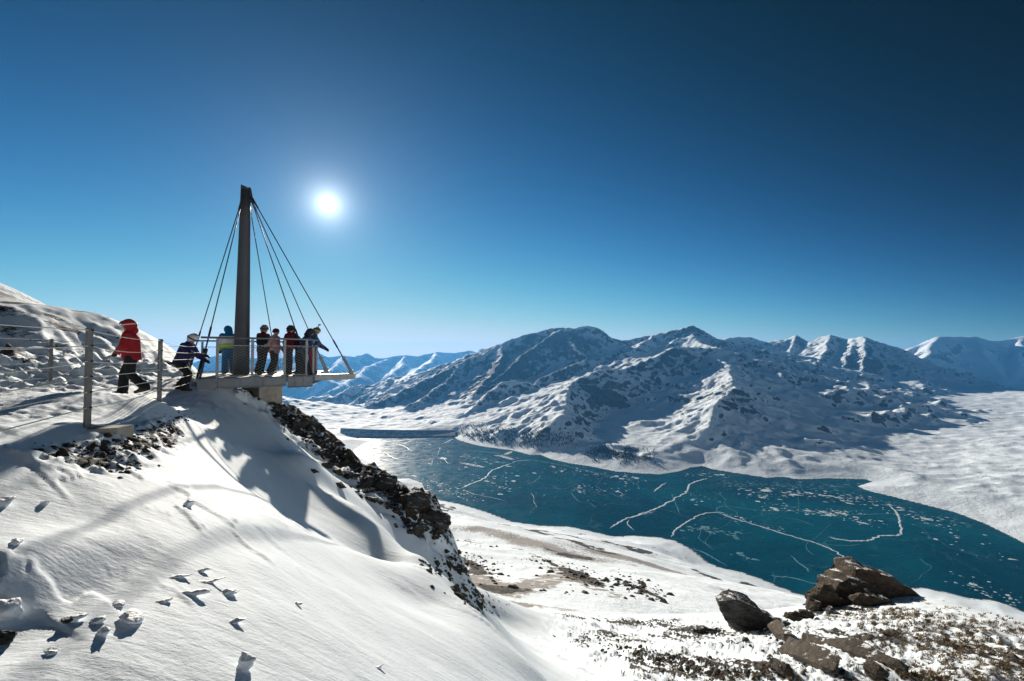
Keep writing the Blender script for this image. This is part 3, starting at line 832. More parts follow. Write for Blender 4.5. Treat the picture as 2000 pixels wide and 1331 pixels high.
# ------------------------------------------------------------------ lake sheet
def lake():
    m, nt, b = new_mat('teal_lake_ice'); n = NT(nt)
    c = n.coord()
    n1 = n.noise(c, 0.0016, 6, 0.7, 0.6); n2 = n.noise(c, 0.02, 6, 0.65)
    colr = n.mix(n.remap(n1, 0.35, 0.65), rgb(0.0, 0.040, 0.062), rgb(0.0, 0.085, 0.115))
    frost = n.remap(n.noise(c, 0.0045, 9, 0.74, 1.4), 0.57, 0.74)
    colr = n.mix(n.math('MULTIPLY', frost, 0.42), colr, rgb(0.10, 0.26, 0.32))
    wob = nt.nodes.new('ShaderNodeVectorMath'); wob.operation = 'ADD'; nt.links.new(c, wob.inputs[0])
    wn3 = nt.nodes.new('ShaderNodeTexNoise'); wn3.inputs['Scale'].default_value = 0.012; wn3.inputs['Detail'].default_value = 5; nt.links.new(c, wn3.inputs['Vector'])
    wsc = nt.nodes.new('ShaderNodeVectorMath'); wsc.operation = 'SCALE'; wsc.inputs['Scale'].default_value = 90.0; nt.links.new(wn3.outputs['Color'], wsc.inputs[0]); nt.links.new(wsc.outputs[0], wob.inputs[1])
    for sc_, wd, am in ((1 / 260.0, 0.006, 0.30), (1 / 95.0, 0.012, 0.12)):
        line = n.remap(n.voro(wob.outputs[0], sc_, 'DISTANCE_TO_EDGE'), 0.0, wd, 1.0, 0.0)
        line = n.math('MULTIPLY', line, n.remap(n.noise(c, 0.006, 3), 0.45, 0.62))
        colr = n.mix(n.math('MULTIPLY', line, am), colr, rgb(0.30, 0.48, 0.54))
    nt.links.new(colr, b.inputs['Base Color'])
    nt.links.new(n.remap(n2, 0.3, 0.7, 0.22, 0.42), b.inputs['Roughness'])
    b.inputs['Specular IOR Level'].default_value = 0.04
    bm = bmesh.new()
    f = bm.faces.new([bm.verts.new((x, y, LAKE_Z)) for x, y in LAKEXY])
    f.normal_update()
    if f.normal.z < 0: f.normal_flip()
    bmesh.ops.triangulate(bm, faces=bm.faces[:])
    me = bpy.data.meshes.new('lake'); bm.to_mesh(me); bm.free()
    return tag(link('lake', me, m), kind='structure')
lake_ob = lake()
# ------------------------------------------------------------------ the air
def haze():
    bm = bmesh.new(); bmesh.ops.create_cube(bm, size=1.0)
    me = bpy.data.meshes.new('haze'); bm.to_mesh(me); bm.free()
    m = bpy.data.materials.new('cold_mountain_air'); m.use_nodes = True
    nt = m.node_tree; nt.nodes.clear()
    o = nt.nodes.new('ShaderNodeOutputMaterial'); v = nt.nodes.new('ShaderNodeVolumePrincipled')
    v.inputs['Color'].default_value = rgb(0.12, 0.46, 1.0)
    v.inputs['Density'].default_value = 2.4e-5
    v.inputs['Anisotropy'].default_value = 0.35
    nt.links.new(v.outputs[0], o.inputs['Volume'])
    ob = tag(link('haze', me, m), kind='stuff')
    ob.location = (2500, 10000, -920); ob.scale = (38000, 34000, 2900)
    return ob
haze()
# ------------------------------------------------------------------ mesh builder
class MB:
    def __init__(s): s.v, s.f = [], []
    def add(s, V, Fc):
        o = len(s.v); s.v += [tuple(map(float, q)) for q in V]; s.f += [tuple(i + o for i in f) for f in Fc]
    def beam(s, a, b, w, h, up=(0, 0, 1)):
        """rectangular bar from a to b, w across, h along up"""
        a, b, up = Vector(a), Vector(b), Vector(up)
        t = (b - a).normalized(); side = t.cross(up)
        if side.length < 1e-6: side = t.cross(Vector((1, 0, 0)))
        side.normalize(); u = side.cross(t).normalized()
        V = [p + side * (sx * w / 2) + u * (sz * h / 2) for p in (a, b) for sx, sz in ((-1, -1), (1, -1), (1, 1), (-1, 1))]
        s.add(V, [(3, 2, 1, 0), (4, 5, 6, 7), (0, 1, 5, 4), (1, 2, 6, 5), (2, 3, 7, 6), (3, 0, 4, 7)])
    def tube(s, pts, rad, n=8, cap=True):
        pts = [Vector(p) for p in pts]
        rads = rad if isinstance(rad, (list, tuple)) else [rad] * len(pts)
        V = []; prev = None
        for i, p in enumerate(pts):
            t = (pts[min(i + 1, len(pts) - 1)] - pts[max(i - 1, 0)]).normalized()
            if prev is None:
                x = t.cross(Vector((0, 0, 1)))
                if x.length < 1e-3: x = Vector((1, 0, 0))
            else: x = prev - t * prev.dot(t)
            x.normalize(); prev = x; y = t.cross(x)
            V += [p + (x * math.cos(k * 2 * math.pi / n) + y * math.sin(k * 2 * math.pi / n)) * rads[i] for k in range(n)]
        m = len(pts)
        Fc = [(i * n + k, i * n + (k + 1) % n, (i + 1) * n + (k + 1) % n, (i + 1) * n + k) for i in range(m - 1) for k in range(n)]
        if cap: Fc += [tuple(range(n - 1, -1, -1)), tuple((m - 1) * n + k for k in range(n))]
        s.add(V, Fc)
    def prism(s, poly, z0, z1):
        n = len(poly)
        V = [(x, y, z0) for x, y in poly] + [(x, y, z1) for x, y in poly]
        s.add(V, [tuple(range(n - 1, -1, -1)), tuple(range(n, 2 * n))] + [(i, (i + 1) % n, n + (i + 1) % n, n + i) for i in range(n)])
    def build(s, name, mat, parent=None, smooth=False, bevel=0.0):
        o = Vector(parent.location) if parent is not None and parent.parent is None else Vector((0, 0, 0))
        if parent is not None and parent.parent is not None: o = Vector(parent.parent.location)
        me = mesh_from(name, [Vector(v) - o for v in s.v], s.f, smooth)
        ob = link(name, me, mat, parent)
        if bevel:
            bv = ob.modifiers.new('edge', 'BEVEL'); bv.width = bevel; bv.segments = 2; bv.limit_method = 'ANGLE'
        return ob

M_galv = plain('galvanised_steel', (0.20, 0.21, 0.22), 0.42, 0.65, 0.18, 6.0, 0.002)
M_mast = plain('weathered_grey_steel', (0.062, 0.066, 0.074), 0.5, 0.4, 0.16, 1.3, 0.002)
M_beam = plain('dull_steel_beam', (0.15, 0.16, 0.175), 0.5, 0.5, 0.2, 3.0, 0.002)
M_cable = plain('dark_steel_cable', (0.05, 0.052, 0.055), 0.45, 0.6, 0.1)
M_conc = plain('board_marked_concrete', (0.30, 0.275, 0.24), 0.85, 0, 0.22, 5.0, 0.006)
M_deck = plain('grey_deck_plate', (0.22, 0.23, 0.24), 0.6, 0.3, 0.2, 5.0, 0.003)
M_rope = plain('pale_fence_rope', (0.62, 0.58, 0.50), 0.75, 0, 0.15, 30.0)
M_post = plain('grey_fence_post', (0.13, 0.13, 0.128), 0.6, 0.35, 0.25, 9.0, 0.002)

# ------------------------------------------------------------------ the viewing platform
DZ = -0.77                                   # top of the deck
A0 = Vector((-8.86, 13.70, 0)); E1 = Vector((0.78, 0.63, 0)).normalized(); E2 = Vector((-E1.y, E1.x, 0))
def Q(a, b, z=DZ): 
    p = A0 + E1 * a + E2 * b; return Vector((p.x, p.y, z))

def platform():
    root = empty('viewing_platform', Q(1.3, 2.35))
    tag(root, 'grey steel viewing platform hung by cables from a tall tapered mast on the ridge', 'viewing platform')
    W = 4.7
    plan = [(-0.42, -0.02), (2.6, 0.0), (3.4, 1.62), (3.4, 3.1), (2.6, W), (-0.42, W)]
    m = MB(); m.prism([Q(a, b)[:2] for a, b in [(-0.40, 0.03), (2.57, 0.03), (3.36, 1.64), (3.36, 3.08), (2.57, W - 0.03), (-0.40, W - 0.03)]], DZ - 0.05, DZ)
    m.build('deck', M_deck, root)
    # edge beams: web with two flanges
    def edge_beam(a, b, h=0.30, mat=M_beam, out=0.0):
        mb = MB(); p, q = Q(*a), Q(*b)
        t = (q - p).normalized(); s = Vector((t.y, -t.x, 0))
        p = p + t * 0.01; q = q - t * 0.01
        for z, w, hh in ((DZ + 0.012, 0.11, 0.026), (DZ - h / 2, 0.02, h - 0.03), (DZ - h + 0.012, 0.11, 0.026)):
            mb.beam((p.x, p.y, z), (q.x, q.y, z), w, hh)
        for k in (0.33, 0.66):
            c = p.lerp(q, k); mb.beam((c.x, c.y, DZ - h + 0.03), (c.x, c.y, DZ - 0.005), 0.05, 0.08, up=t)
        return mb.build('edge_beam', mat, root, bevel=0.003)
    edge_beam((0.0, 0.0), (1.92, 0.0)); edge_beam((1.93, -0.05), (2.72, -0.05), 0.36)
    edge_beam((2.66, 0.02), (3.42, 1.62), 0.28); edge_beam((3.42, 1.64), (3.42, 3.1), 0.28)
    edge_beam((3.4, 3.12), (2.62, W + 0.02), 0.28); edge_beam((2.6, W), (-0.4, W), 0.28)
    mb = MB(); p, q = Q(-0.50, -0.03), Q(-0.02, -0.03)
    mb.beam((p.x, p.y, DZ - 0.17), (q.x, q.y, DZ - 0.15), 0.05, 0.32); mb.build('entry_plate', M_beam, root, bevel=0.004)
    mb = MB(); p, q = Q(-0.46, W), Q(-0.46, 0.05); mb.beam((p.x, p.y, DZ - 0.06), (q.x, q.y, DZ - 0.06), 0.07, 0.10)
    mb.build('threshold', M_beam, root)
    # pier in the slope
    mb = MB(); c = Q(1.62, 2.25)
    ang = R(-27)
    ex = Vector((math.cos(ang), math.sin(ang), 0)); ey = Vector((-ex.y, ex.x, 0))
    poly = [(c + ex * sx * 0.50 + ey * sy * 0.45)[:2] for sx, sy in ((-1, -1), (1, -1), (1, 1), (-1, 1))]
    mb.prism(poly, -3.2, DZ - 0.315); mb.build('concrete_pier', M_conc, root, bevel=0.02)
    mb = MB(); mb.beam(Q(-0.3, 2.25, DZ - 0.18), Q(3.3, 2.25, DZ - 0.18), 0.2, 0.25); mb.build('spine_beam', M_beam, root)
    # mast: tapered tube with a slanted cap
    base = Q(0.95, 2.27); top_z = 6.08
    H = top_z - DZ
    mb = MB(); top = base + Vector((0.06, 0.0, H - 0.28))
    n = 28; rings = 9
    pts = [base.lerp(top, k / (rings - 1)) for k in range(rings)]
    mb.tube(pts, [0.262 - 0.105 * k / (rings - 1) for k in range(rings)], n)
    mast = mb.build('mast', M_mast, root, smooth=False)
    for pl in mast.data.polygons: pl.use_smooth = len(pl.vertices) == 4
    mb = MB(); mb.tube([base + Vector((0, 0, 0.002)), base + Vector((0, 0, 0.03))], 0.40, 24); mb.build('mast_flange', M_mast, mast)
    # slanted cap
    mb = MB(); V = []
    for k in range(n):
        a = 2 * math.pi * k / n
        x, y = 0.157 * math.cos(a), 0.157 * math.sin(a)
        V.append(top + Vector((x, y, 0))); 
    for k in range(n):
        a = 2 * math.pi * k / n
        x, y = 0.157 * math.cos(a), 0.157 * math.sin(a)
        V.append(top + Vector((x * 0.98, y * 0.98, 0.12 - x * 0.40)))
    mb.add(V, [(k, (k + 1) % n, n + (k + 1) % n, n + k) for k in range(n)] + [tuple(range(n, 2 * n))]); mb.build('mast_cap', M_mast, mast)
    head = top + Vector((0.02, 0, -0.22))
    # lugs at the mast head and anchors on the deck
    anchors = [(Q(-0.46, 0.06, DZ + 0.02), True), (Q(-0.45, W - 0.05, DZ + 0.02), True), (Q(2.66, -0.03, DZ + 0.04), True), (Q(2.62, W, DZ + 0.04), False),
               (Q(4.32, 0.82, DZ + 0.07), False), (Q(4.32, 3.88, DZ + 0.07), False)]
    for a, plate in anchors:
        dirv = (a - head); hd = Vector((dirv.x, dirv.y, 0)).normalized()
        start = head + hd * 0.17
        mb = MB(); lug0 = head + hd * 0.08 + Vector((0, 0, 0.30)); 
        mb.beam(lug0, start + Vector((0, 0, -0.18)), 0.03, 0.14, up=hd); lug = mb.build('cable_lug', M_mast, mast)
        t = (a - start).normalized()
        L = (a - start).length
        s0 = start + t * 0.02
        mb = MB(); end = a - t * (0.95 if plate else 0.62)
        mb.tube([s0, end], 0.017, 8, True); cab = mb.build('cable', M_cable, root, smooth=True)
        mb = MB(); mb.tube([s0, s0 + t * 0.10, s0 + t * 0.42, s0 + t * 0.46], [0.03, 0.034, 0.028, 0.018], 8)
        mb.build('cable_socket', M_cable, cab, smooth=True)
        mb = MB(); mb.tube([end - t * 0.75, end - t * 0.70, end - t * 0.42, end - t * 0.38], [0.018, 0.030, 0.030, 0.018], 8)
        mb.tube([end - t * 0.40, end + t * 0.12], 0.022, 8)
        mb.build('turnbuckle', M_cable, cab, smooth=True)
        mb = MB(); side = t.cross(hd)
        if side.length < 1e-3: side = E2.copy()
        side.normalize()
        for sg in (-1, 1):
            mb = MB(); mb.beam(end + side * 0.035 * sg, a + side * 0.04 * sg, 0.016, 0.10, up=hd)
            mb.build('fork_plate', M_galv if not plate else M_mast, cab)
    # the two arms that reach out over the drop
    for b in (0.82, 3.88):
        mb = MB(); mb.beam(Q(2.7, b, DZ - 0.10), Q(4.46, b, DZ - 0.10), 0.14, 0.22)
        arm = mb.build('outrigger_arm', M_galv, root, bevel=0.012)
        mb = MB(); mb.beam(Q(4.22, b, DZ + 0.07), Q(4.42, b, DZ + 0.07), 0.03, 0.13); mb.build('anchor_plate', M_galv, arm)
    # railing
    M_rail = M_galv
    loop = [(0, 0.06), (2.55, 0.06), (3.33, 1.64), (3.33, 3.08), (2.55, W - 0.06), (0, W - 0.06)]
    posts = [(0, 0.04), (0.93, 0.04), (1.86, 0.04), (2.54, 0.05), (2.97, 0.85), (3.30, 1.60), (3.34, 1.86), (3.33, 3.05), (2.95, 3.85), (2.54, W - 0.05), (1.7, W - 0.05), (0.85, W - 0.05), (0, W - 0.05)]
    for a, b in posts:
        mb = MB(); mb.beam(Q(a, b, DZ - 0.24), Q(a, b, DZ + 1.20), 0.075, 0.03, up=E2)
        po = mb.build('railing_post', M_rail, root, bevel=0.004)
        for z in (-0.12, 0.10, 0.98):
            mb = MB(); mb.tube([Q(a, b - 0.03, DZ + z), Q(a, b + 0.03, DZ + z)], 0.014, 6); mb.build('bolt', M_cable, po)
    near_rail = [Q(-0.42, 0.06, DZ + 1.235), Q(2.55, 0.06, DZ + 1.235), Q(2.62, 0.12, DZ + 1.235), Q(3.33, 1.60, DZ + 1.235), Q(3.36, 1.70, DZ + 1.235), Q(3.36, 3.05, DZ + 1.235),
                 Q(2.62, W - 0.1, DZ + 1.235), Q(2.52, W - 0.06, DZ + 1.235), Q(-0.42, W - 0.06, DZ + 1.235)]
    mb = MB(); mb.tube(near_rail, 0.032, 10); mb.build('handrail', M_rail, root, smooth=True)
    # expanded wire panels between the posts
    def panel(p, q):
        mb = MB(); p, q = Vector(p), Vector(q); L = (q - p).length; t = (q - p) / L
        z0, z1 = DZ + 0.07, DZ + 0.99
        Hh = z1 - z0; pitch = 0.15; k = 0.56                        # diamonds wider than tall
        def pt(x, z): return (p.x + t.x * x, p.y + t.y * x, z0 + z)
        for sgn in (1, -1):
            c = -Hh / k - pitch
            while c < L + Hh / k:
                # line z = k (x - c) or mirrored
                xs = sorted(((0 + c), (Hh / k + c)))
                a, b = (c, 0.0), (c + Hh / k, Hh)
                x0, x1 = max(0, a[0]), min(L, b[0])
                if x1 - x0 > 0.02:
                    zz = lambda x: k * (x - c)
                    za, zb = zz(x0), zz(x1)
                    if sgn < 0: za, zb = Hh - za, Hh - zb
                    mb.beam(pt(x0, za), pt(x1, zb), 0.0028, 0.0045)
                c += pitch * 1.05
        pn = mb.build('wire_panel', M_galv, root); pn['kind'] = 'stuff'
        for zz in (Hh + 0.012, -0.012):
            mb = MB(); mb.beam(pt(0, zz), pt(L, zz), 0.012, 0.022); mb.build('panel_edge', M_galv, pn)
    seq = [(0, 0.02), (0.93, 0.02), (1.86, 0.02), (2.56, 0.02), (2.97, 0.85), (3.30, 1.60), (3.33, 3.05), (2.95, 3.85), (2.54, W - 0.03), (1.7, W - 0.03), (0.85, W - 0.03), (0, W - 0.03)]
    for i in range(len(seq) - 1): panel(Q(*seq[i]), Q(*seq[i + 1]))
    return root
plat = platform()

# ------------------------------------------------------------------ rope fences beside the path
def fence(name, label, spots, hs, grp=None, footing=False, extra_end=None):
    root = empty(name, spots[0]); tag(root, label, 'fence', grp)
    tops = []
    for i, (x, y, z) in enumerate(spots):
        g = float(ground(x, y)[0])
        mb = MB(); zt = z + 1.22
        mb.beam((x, y, min(g, z) - 0.4), (x, y, zt), 0.062, 0.062, up=(0.5, 0.85, 0))
        po = mb.build('post', M_post, root, bevel=0.006)
        for h in hs:
            mb = MB(); mb.tube([(x - 0.05, y, z + h), (x + 0.05, y, z + h)], 0.012, 6); mb.build('eyelet', M_cable, po)
        tops.append((x, y, z))
    if extra_end: tops.append(extra_end)
    for h in hs:
        mb = MB(); pts = []
        for a, b in zip(tops[:-1], tops[1:]):
            for k in range(13):
                t = k / 12
                if pts and k == 0: continue
                sag = -0.055 * (1 - (2 * t - 1) ** 2) * (0.6 + 0.5 * math.sin(7 * h + a[0]))
                pts.append((a[0] + (b[0] - a[0]) * t, a[1] + (b[1] - a[1]) * t, a[2] + h + (b[2] - a[2]) * t + sag))
        mb.tube(pts, 0.0065, 6); mb.build('rope', M_rope, root, smooth=True)
    return root
HS = [1.19, 1.00, 0.81, 0.62, 0.43, 0.24]
def gp(u, v, d):
    return P(u, v, d)
pA, pB = gp(170, 835, 5.6), gp(311, 785, 8.9)
near_fence = fence('rope_fence', 'grey post and rope fence along the near side of the trodden path', [(-3.95, 2.5, -0.95), pA, pB], HS, 'rope fences beside the path',
                   extra_end=(Q(-0.45, 0.0).x, Q(-0.45, 0.0).y, -0.98))
far_fence = fence('rope_fence', 'grey post and rope fence on the hill side of the path, behind the red walker', [(-10.6, 6.2, -0.80), gp(98, 757, 11.5)], HS, 'rope fences beside the path',
                  extra_end=(Q(-0.4, 4.7).x, Q(-0.4, 4.7).y, -0.95))
mb = MB(); c = Vector(pA)
mb.prism([(c.x - 0.12, c.y - 0.22), (c.x + 0.36, c.y + 0.02), (c.x + 0.33, c.y + 0.30), (c.x - 0.10, c.y + 0.16)], c.z - 0.16, c.z - 0.01)
mb.build('concrete_footing', M_conc, near_fence, bevel=0.015)

# ------------------------------------------------------------------ the dam
def dam():
    base = [PL(u, v) for u, v in ((664, 852), (700, 854), (740, 855), (785, 855), (835, 854.5), (889, 853.5))]
    crest = [(665, 837.0), (700, 838.5), (740, 840.0), (785, 840.8), (835, 841.0), (889, 841.0)]
    root = empty('dam', base[2]); tag(root, 'long low rockfill dam closing the far left end of the lake', 'dam')
    ct = []
    for b, (u, v) in zip(base, crest):
        ct.append(P(u, v, b[1] + 85.0))
    mb = MB(); V = []
    n = len(base)
    for b, c in zip(base, ct):
        V += [(b[0], b[1], LAKE_Z - 6), (b[0], b[1], LAKE_Z + 9), c, (c[0], c[1] + 14, c[2]), (c[0], c[1] + 110, c[2] - 55)]
    mb.add(V, [(i * 5 + k, (i + 1) * 5 + k, (i + 1) * 5 + k + 1, i * 5 + k + 1) for i in range(n - 1) for k in range(4)])
    m, nt, bs = new_mat('snow_dusted_rockfill'); nn = NT(nt); c = nn.coord()
    z = nt.nodes.new('ShaderNodeSeparateXYZ'); nt.links.new(c, z.inputs[0])
    band = nn.remap(nn.math('ADD', z.outputs[2], nn.math('MULTIPLY', nn.noise(c, 0.03, 4), 8.0)), 6.0, 16.0)
    streak = nn.noise(nn.coord(scale=(0.01, 0.01, 0.12)), 1.0, 4)
    sn = nn.mix(nn.remap(nn.math('ADD', nn.noise(c, 0.05, 5, 0.7), streak), 0.85, 1.1), rgb(0.62, 0.64, 0.67), rgb(0.26, 0.26, 0.27))
    nt.links.new(nn.mix(band, rgb(0.13, 0.13, 0.13), sn), bs.inputs['Base Color']); bs.inputs['Roughness'].default_value = 0.8
    mb.build('embankment', m, root)
    mb = MB()
    for a, b in zip(ct[:-1], ct[1:]): mb.beam((a[0], a[1] + 1, a[2] + 0.9), (b[0], b[1] + 1, b[2] + 0.9), 0.8, 1.8)
    mb.build('parapet', plain('dark_parapet', (0.10, 0.10, 0.11), 0.8), root)
    mb = MB()
    for a, b in zip(ct[:-1], ct[1:]):
        mb.add([(a[0], a[1] + 2, a[2] + 0.3), (b[0], b[1] + 2, b[2] + 0.3), (b[0], b[1] + 13, b[2] + 0.3), (a[0], a[1] + 13, a[2] + 0.3)], [(0, 1, 2, 3)])
    mb.build('crest_road', plain('snowy_road', (0.6, 0.6, 0.62), 0.8), root)
dam()

# ------------------------------------------------------------------ marks in the lake ice, and pale flecks for sun glitter
def smooth_line(pts, k=10, jit=0.0, seed=0):
    g = np.random.default_rng(seed); out = []
    P_ = [np.array(p, float) for p in pts]; P_ = [2 * P_[0] - P_[1]] + P_ + [2 * P_[-1] - P_[-2]]
    for i in range(1, len(P_) - 2):
        for t in np.linspace(0, 1, k, endpoint=False):
            a, b, c, d = P_[i - 1:i + 3]
            out.append(0.5 * ((2 * b) + (c - a) * t + (2 * a - 5 * b + 4 * c - d) * t * t + (3 * b - a - 3 * c + d) * t ** 3))
    out.append(P_[-2])
    out = np.array(out)
    if jit: out += g.normal(0, jit, out.shape)
    return out

M_crack = plain('white_pressure_ice', (0.66, 0.74, 0.78), 0.6, 0, 0.15, 0.05)
M_crack_dim = plain('bluish_refrozen_ice', (0.13, 0.30, 0.36), 0.5, 0, 0.3, 0.03)
M_floe_glint = plain('snow_patch_and_glint', (0.62, 0.70, 0.74), 0.7, 0, 0.2, 0.05)  # white of the snow patches, also painted as sun glitter at the left
M_floe_dim = plain('thin_snow_on_ice', (0.10, 0.26, 0.31), 0.7, 0, 0.3, 0.05)
def crack(pts, w, mat, seed):
    L = smooth_line([PL(*p)[:2] for p in pts], 9, 0, seed)
    g = np.random.default_rng(seed)
    T = np.gradient(L, axis=0); T /= np.linalg.norm(T, axis=1)[:, None] + 1e-9
    N = np.stack([-T[:, 1], T[:, 0]], -1)
    L = L + N * ((g.normal(0, 1.0, len(L)) * 0.12 + 1.5 * gnoise(np.arange(len(L)) * 0.45, np.zeros(len(L)) + seed, seed)) * w)[:, None]
    ww = w * (0.55 + 0.6 * np.abs(gnoise(np.arange(len(L)) * 0.31, np.zeros(len(L)), seed))) * np.clip(np.minimum(np.arange(len(L)), np.arange(len(L))[::-1]) / 4.0, 0.15, 1)
    V = []
    for p, nn, a in zip(L, N, ww):
        V += [(p[0] - nn[0] * a, p[1] - nn[1] * a, LAKE_Z + 0.15), (p[0], p[1], LAKE_Z + 0.55), (p[0] + nn[0] * a, p[1] + nn[1] * a, LAKE_Z + 0.15)]
    Fc = [(i * 3 + k, (i + 1) * 3 + k, (i + 1) * 3 + k + 1, i * 3 + k + 1) for i in range(len(L) - 1) for k in (0, 1)]
    link('ice_crack', mesh_from('ice_crack', V, Fc, True), mat, lake_ob)
CRACKS = [
 ([(1190,1033),(1215,1017),(1250,1005),(1290,990),(1325,970),(1340,962),(1347,947),(1362,940),(1385,934)], 5.0, 1),
 ([(1225,1014),(1255,1005),(1283,999)], 2.6, 1), ([(1228,1015),(1226,1024),(1238,1036)], 2.2, 1), ([(1276,962),(1290,950),(1302,943)], 4.5, 1),
 ([(1311,1050),(1320,1035),(1345,1018),(1370,1005),(1400,1001),(1418,1003)], 4.2, 1),
 ([(1400,1000),(1402,992),(1420,989),(1450,993),(1490,998),(1545,998),(1590,1001),(1650,1006),(1730,1004),(1790,1006)], 2.4, 0),
 ([(1400,1001),(1440,1015),(1490,1030),(1540,1046),(1590,1060),(1625,1074),(1650,1090),(1668,1105)], 4.2, 1),
 ([(1735,985),(1750,1000),(1757,1020),(1760,1040),(1752,1046),(1720,1047),(1700,1055),(1670,1057),(1640,1054),(1617,1049)], 4.6, 1),
 ([(1560,1056),(1600,1062),(1650,1066),(1690,1063)], 2.0, 0), ([(1000,905),(980,912),(960,920),(945,935),(920,945),(900,955)], 5.0, 1),
 ([(1000,905),(1010,901),(1040,899)], 3.5, 1), ([(712,868),(750,864),(800,859),(840,857)], 7.0, 1), ([(770,866),(790,872),(805,882)], 5.0, 1), ([(755,865),(785,867),(812,858)], 4.0, 1),
 ([(864,868),(880,860),(886,858)], 4.5, 1), ([(900,880),(960,884),(1000,893),(1060,902),(1110,912),(1170,925),(1230,937),(1310,938)], 3.0, 0),
 ([(750,883),(770,895),(800,900),(840,898),(880,893)], 2.6, 0), ([(720,896),(760,905),(810,905),(850,896)], 2.4, 0), ([(905,956),(925,965),(960,972),(990,980)], 2.6, 0),
 ([(1500,1125),(1540,1128),(1560,1132),(1590,1140),(1620,1143)], 3.4, 0), ([(1545,1085),(1560,1100),(1575,1110),(1580,1118)], 3.0, 0),
 ([(1312,965),(1322,990),(1328,1004)], 1.8, 0), ([(1520,1010),(1560,1016),(1590,1028)], 1.6, 0), ([(1060,925),(1045,940),(1020,950)], 1.8, 0), ([(1140,940),(1100,955),(1050,950)], 1.6, 0),
 ([(1430,1120),(1470,1130),(1520,1146)], 4.0, 0), ([(1345,1070),(1375,1080),(1420,1106)], 3.6, 0)]
gc = np.random.default_rng(17)
for k in range(46):                             # a web of faint hairline cracks
    u, v = gc.uniform(760, 1850), 0
    lo, hi = np.interp(u, [700, 900, 1100, 1300, 1500, 1700, 1900], [862, 872, 910, 935, 945, 955, 1025]), np.interp(u, [700, 900, 1100, 1300, 1450, 1600, 1900], [885, 975, 1020, 1045, 1105, 1150, 1150])
    v = gc.uniform(lo, hi); a = gc.normal(0.0, 0.5) + (math.pi if gc.uniform() < 0.5 else 0); pts = [(u, v)]
    for q in range(int(gc.integers(4, 10))):
        a += gc.normal(0, 0.45); u += 22 * math.cos(a); v += 9 * math.sin(a)
        if not (lo - 4 < v < hi + 4): break
        pts.append((u, v))
    if len(pts) > 3 and (lake_sd(np.array([PL(*q)[0] for q in pts]), np.array([PL(*q)[1] for q in pts])) < -10).all(): CRACKS.append((pts, 0.9, 0))
for i, (p, w, bright) in enumerate(CRACKS): crack(p, w, M_crack if bright else M_crack_dim, 40 + i)

def floes_and_glints():
    g = np.random.default_rng(5)
    zones = [  # u0,v0,u1,v1 (strip), spread px, how many, size m, brightness
        ((1400,945),(1700,952),10,420,5.0,0), ((1480,958),(1700,975),10,170,6.0,1), ((1250,915),(1420,930),7,60,5,1), ((1080,915),(1240,935),12,110,5,1), ((1130,955),(1240,960),12,60,4.5,1),
        ((1420,1006),(1530,1040),5,46,5,1), ((1480,995),(1700,1003),7,80,6,1), ((1600,1000),(1720,1025),10,46,6,1), ((1700,985),(1860,1030),14,60,6,1), ((1440,955),(1540,990),12,46,6,1),
        ((1330,960),(1400,995),12,22,6.5,1), ((1840,1045),(1960,1090),25,18,7,1), ((1850,1120),(1990,1180),14,46,5,1), ((760,880),(1000,920),30,110,5,1), ((900,890),(990,905),6,80,6,0),  # bright strip at the lake's left: pale flecks imitate sun glitter
        ((800,930),(930,975),14,160,4.5,1), ((930,930),(1000,960),16,60,5,1), ((1000,945),(1180,985),20,40,4,0), ((1700,975),(1900,1030),6,120,6,0), ((1330,1030),(1450,1045),8,60,9,0), ((1440,1080),(1470,1095),6,8,12,0)]  # first strip: more white flecks painted for the glitter
    big = []; small = {0: MB(), 1: MB()}
    for (u0, v0), (u1, v1), spread, n, size, br in zones:
        for k in range(n):
            t = g.uniform(); u = u0 + (u1 - u0) * t + g.normal(0, spread); v = v0 + (v1 - v0) * t + g.normal(0, spread * 0.45)
            x, y, z = PL(u, v)
            if lake_sd(np.array([x]), np.array([y]))[0] > -8: continue
            s = size * g.lognormal(-0.1, 0.5) * (y / 2000) ** 0.5
            big.append((s * (3 if br else 0.2), x, y, s, br))
    big.sort(reverse=True)
    proto = []
    for q in range(5):
        n = 9; ang = np.sort(g.uniform(0, 2 * np.pi, n)); rr = g.uniform(0.55, 1.1, n)
        V = [(math.cos(a) * r_, math.sin(a) * r_, 0) for a, r_ in zip(ang, rr)] + [(math.cos(a) * r_ * 0.85, math.sin(a) * r_ * 0.85, 0.25) for a, r_ in zip(ang, rr)]
        Fc = [(i, (i + 1) % n, n + (i + 1) % n, n + i) for i in range(n)] + [tuple(range(n, 2 * n))]
        proto.append((V, Fc))
    meshes = [mesh_from('ice_floe_and_glint', V, Fc) for V, Fc in proto]
    for me in meshes: me.materials.append(M_floe_glint)
    for i, (key, x, y, s, br) in enumerate(big):
        q = i % 5; rz = g.uniform(0, 6.28); st = g.uniform(0.35, 0.9)
        if i < 110 and br:
            o = bpy.data.objects.new('ice_floe_and_glint', meshes[q]); COL.objects.link(o); o.parent = lake_ob
            o.location = (x, y, LAKE_Z + 0.06); o.rotation_euler = (0, 0, R(-25) + 0.25 * math.sin(rz)); o.scale = (s * 1.25, s * st * 1.1, 1)
        else:
            c_, s_ = math.cos(R(-25)), math.sin(R(-25)); V, Fc = proto[q]
            small[br].add([(x + s * (vx * c_ - vy * st * s_), y + s * (vx * s_ + vy * st * c_), LAKE_Z + 0.06 + vz) for vx, vy, vz in V], Fc)
    for br in (0, 1):
        o = small[br].build('snow_and_glint_flecks', M_floe_glint if br else M_floe_dim, lake_ob); o['kind'] = 'stuff'
floes_and_glints()
M_bar = snow_rock('snowy_gravel', 0.06, 1.0)
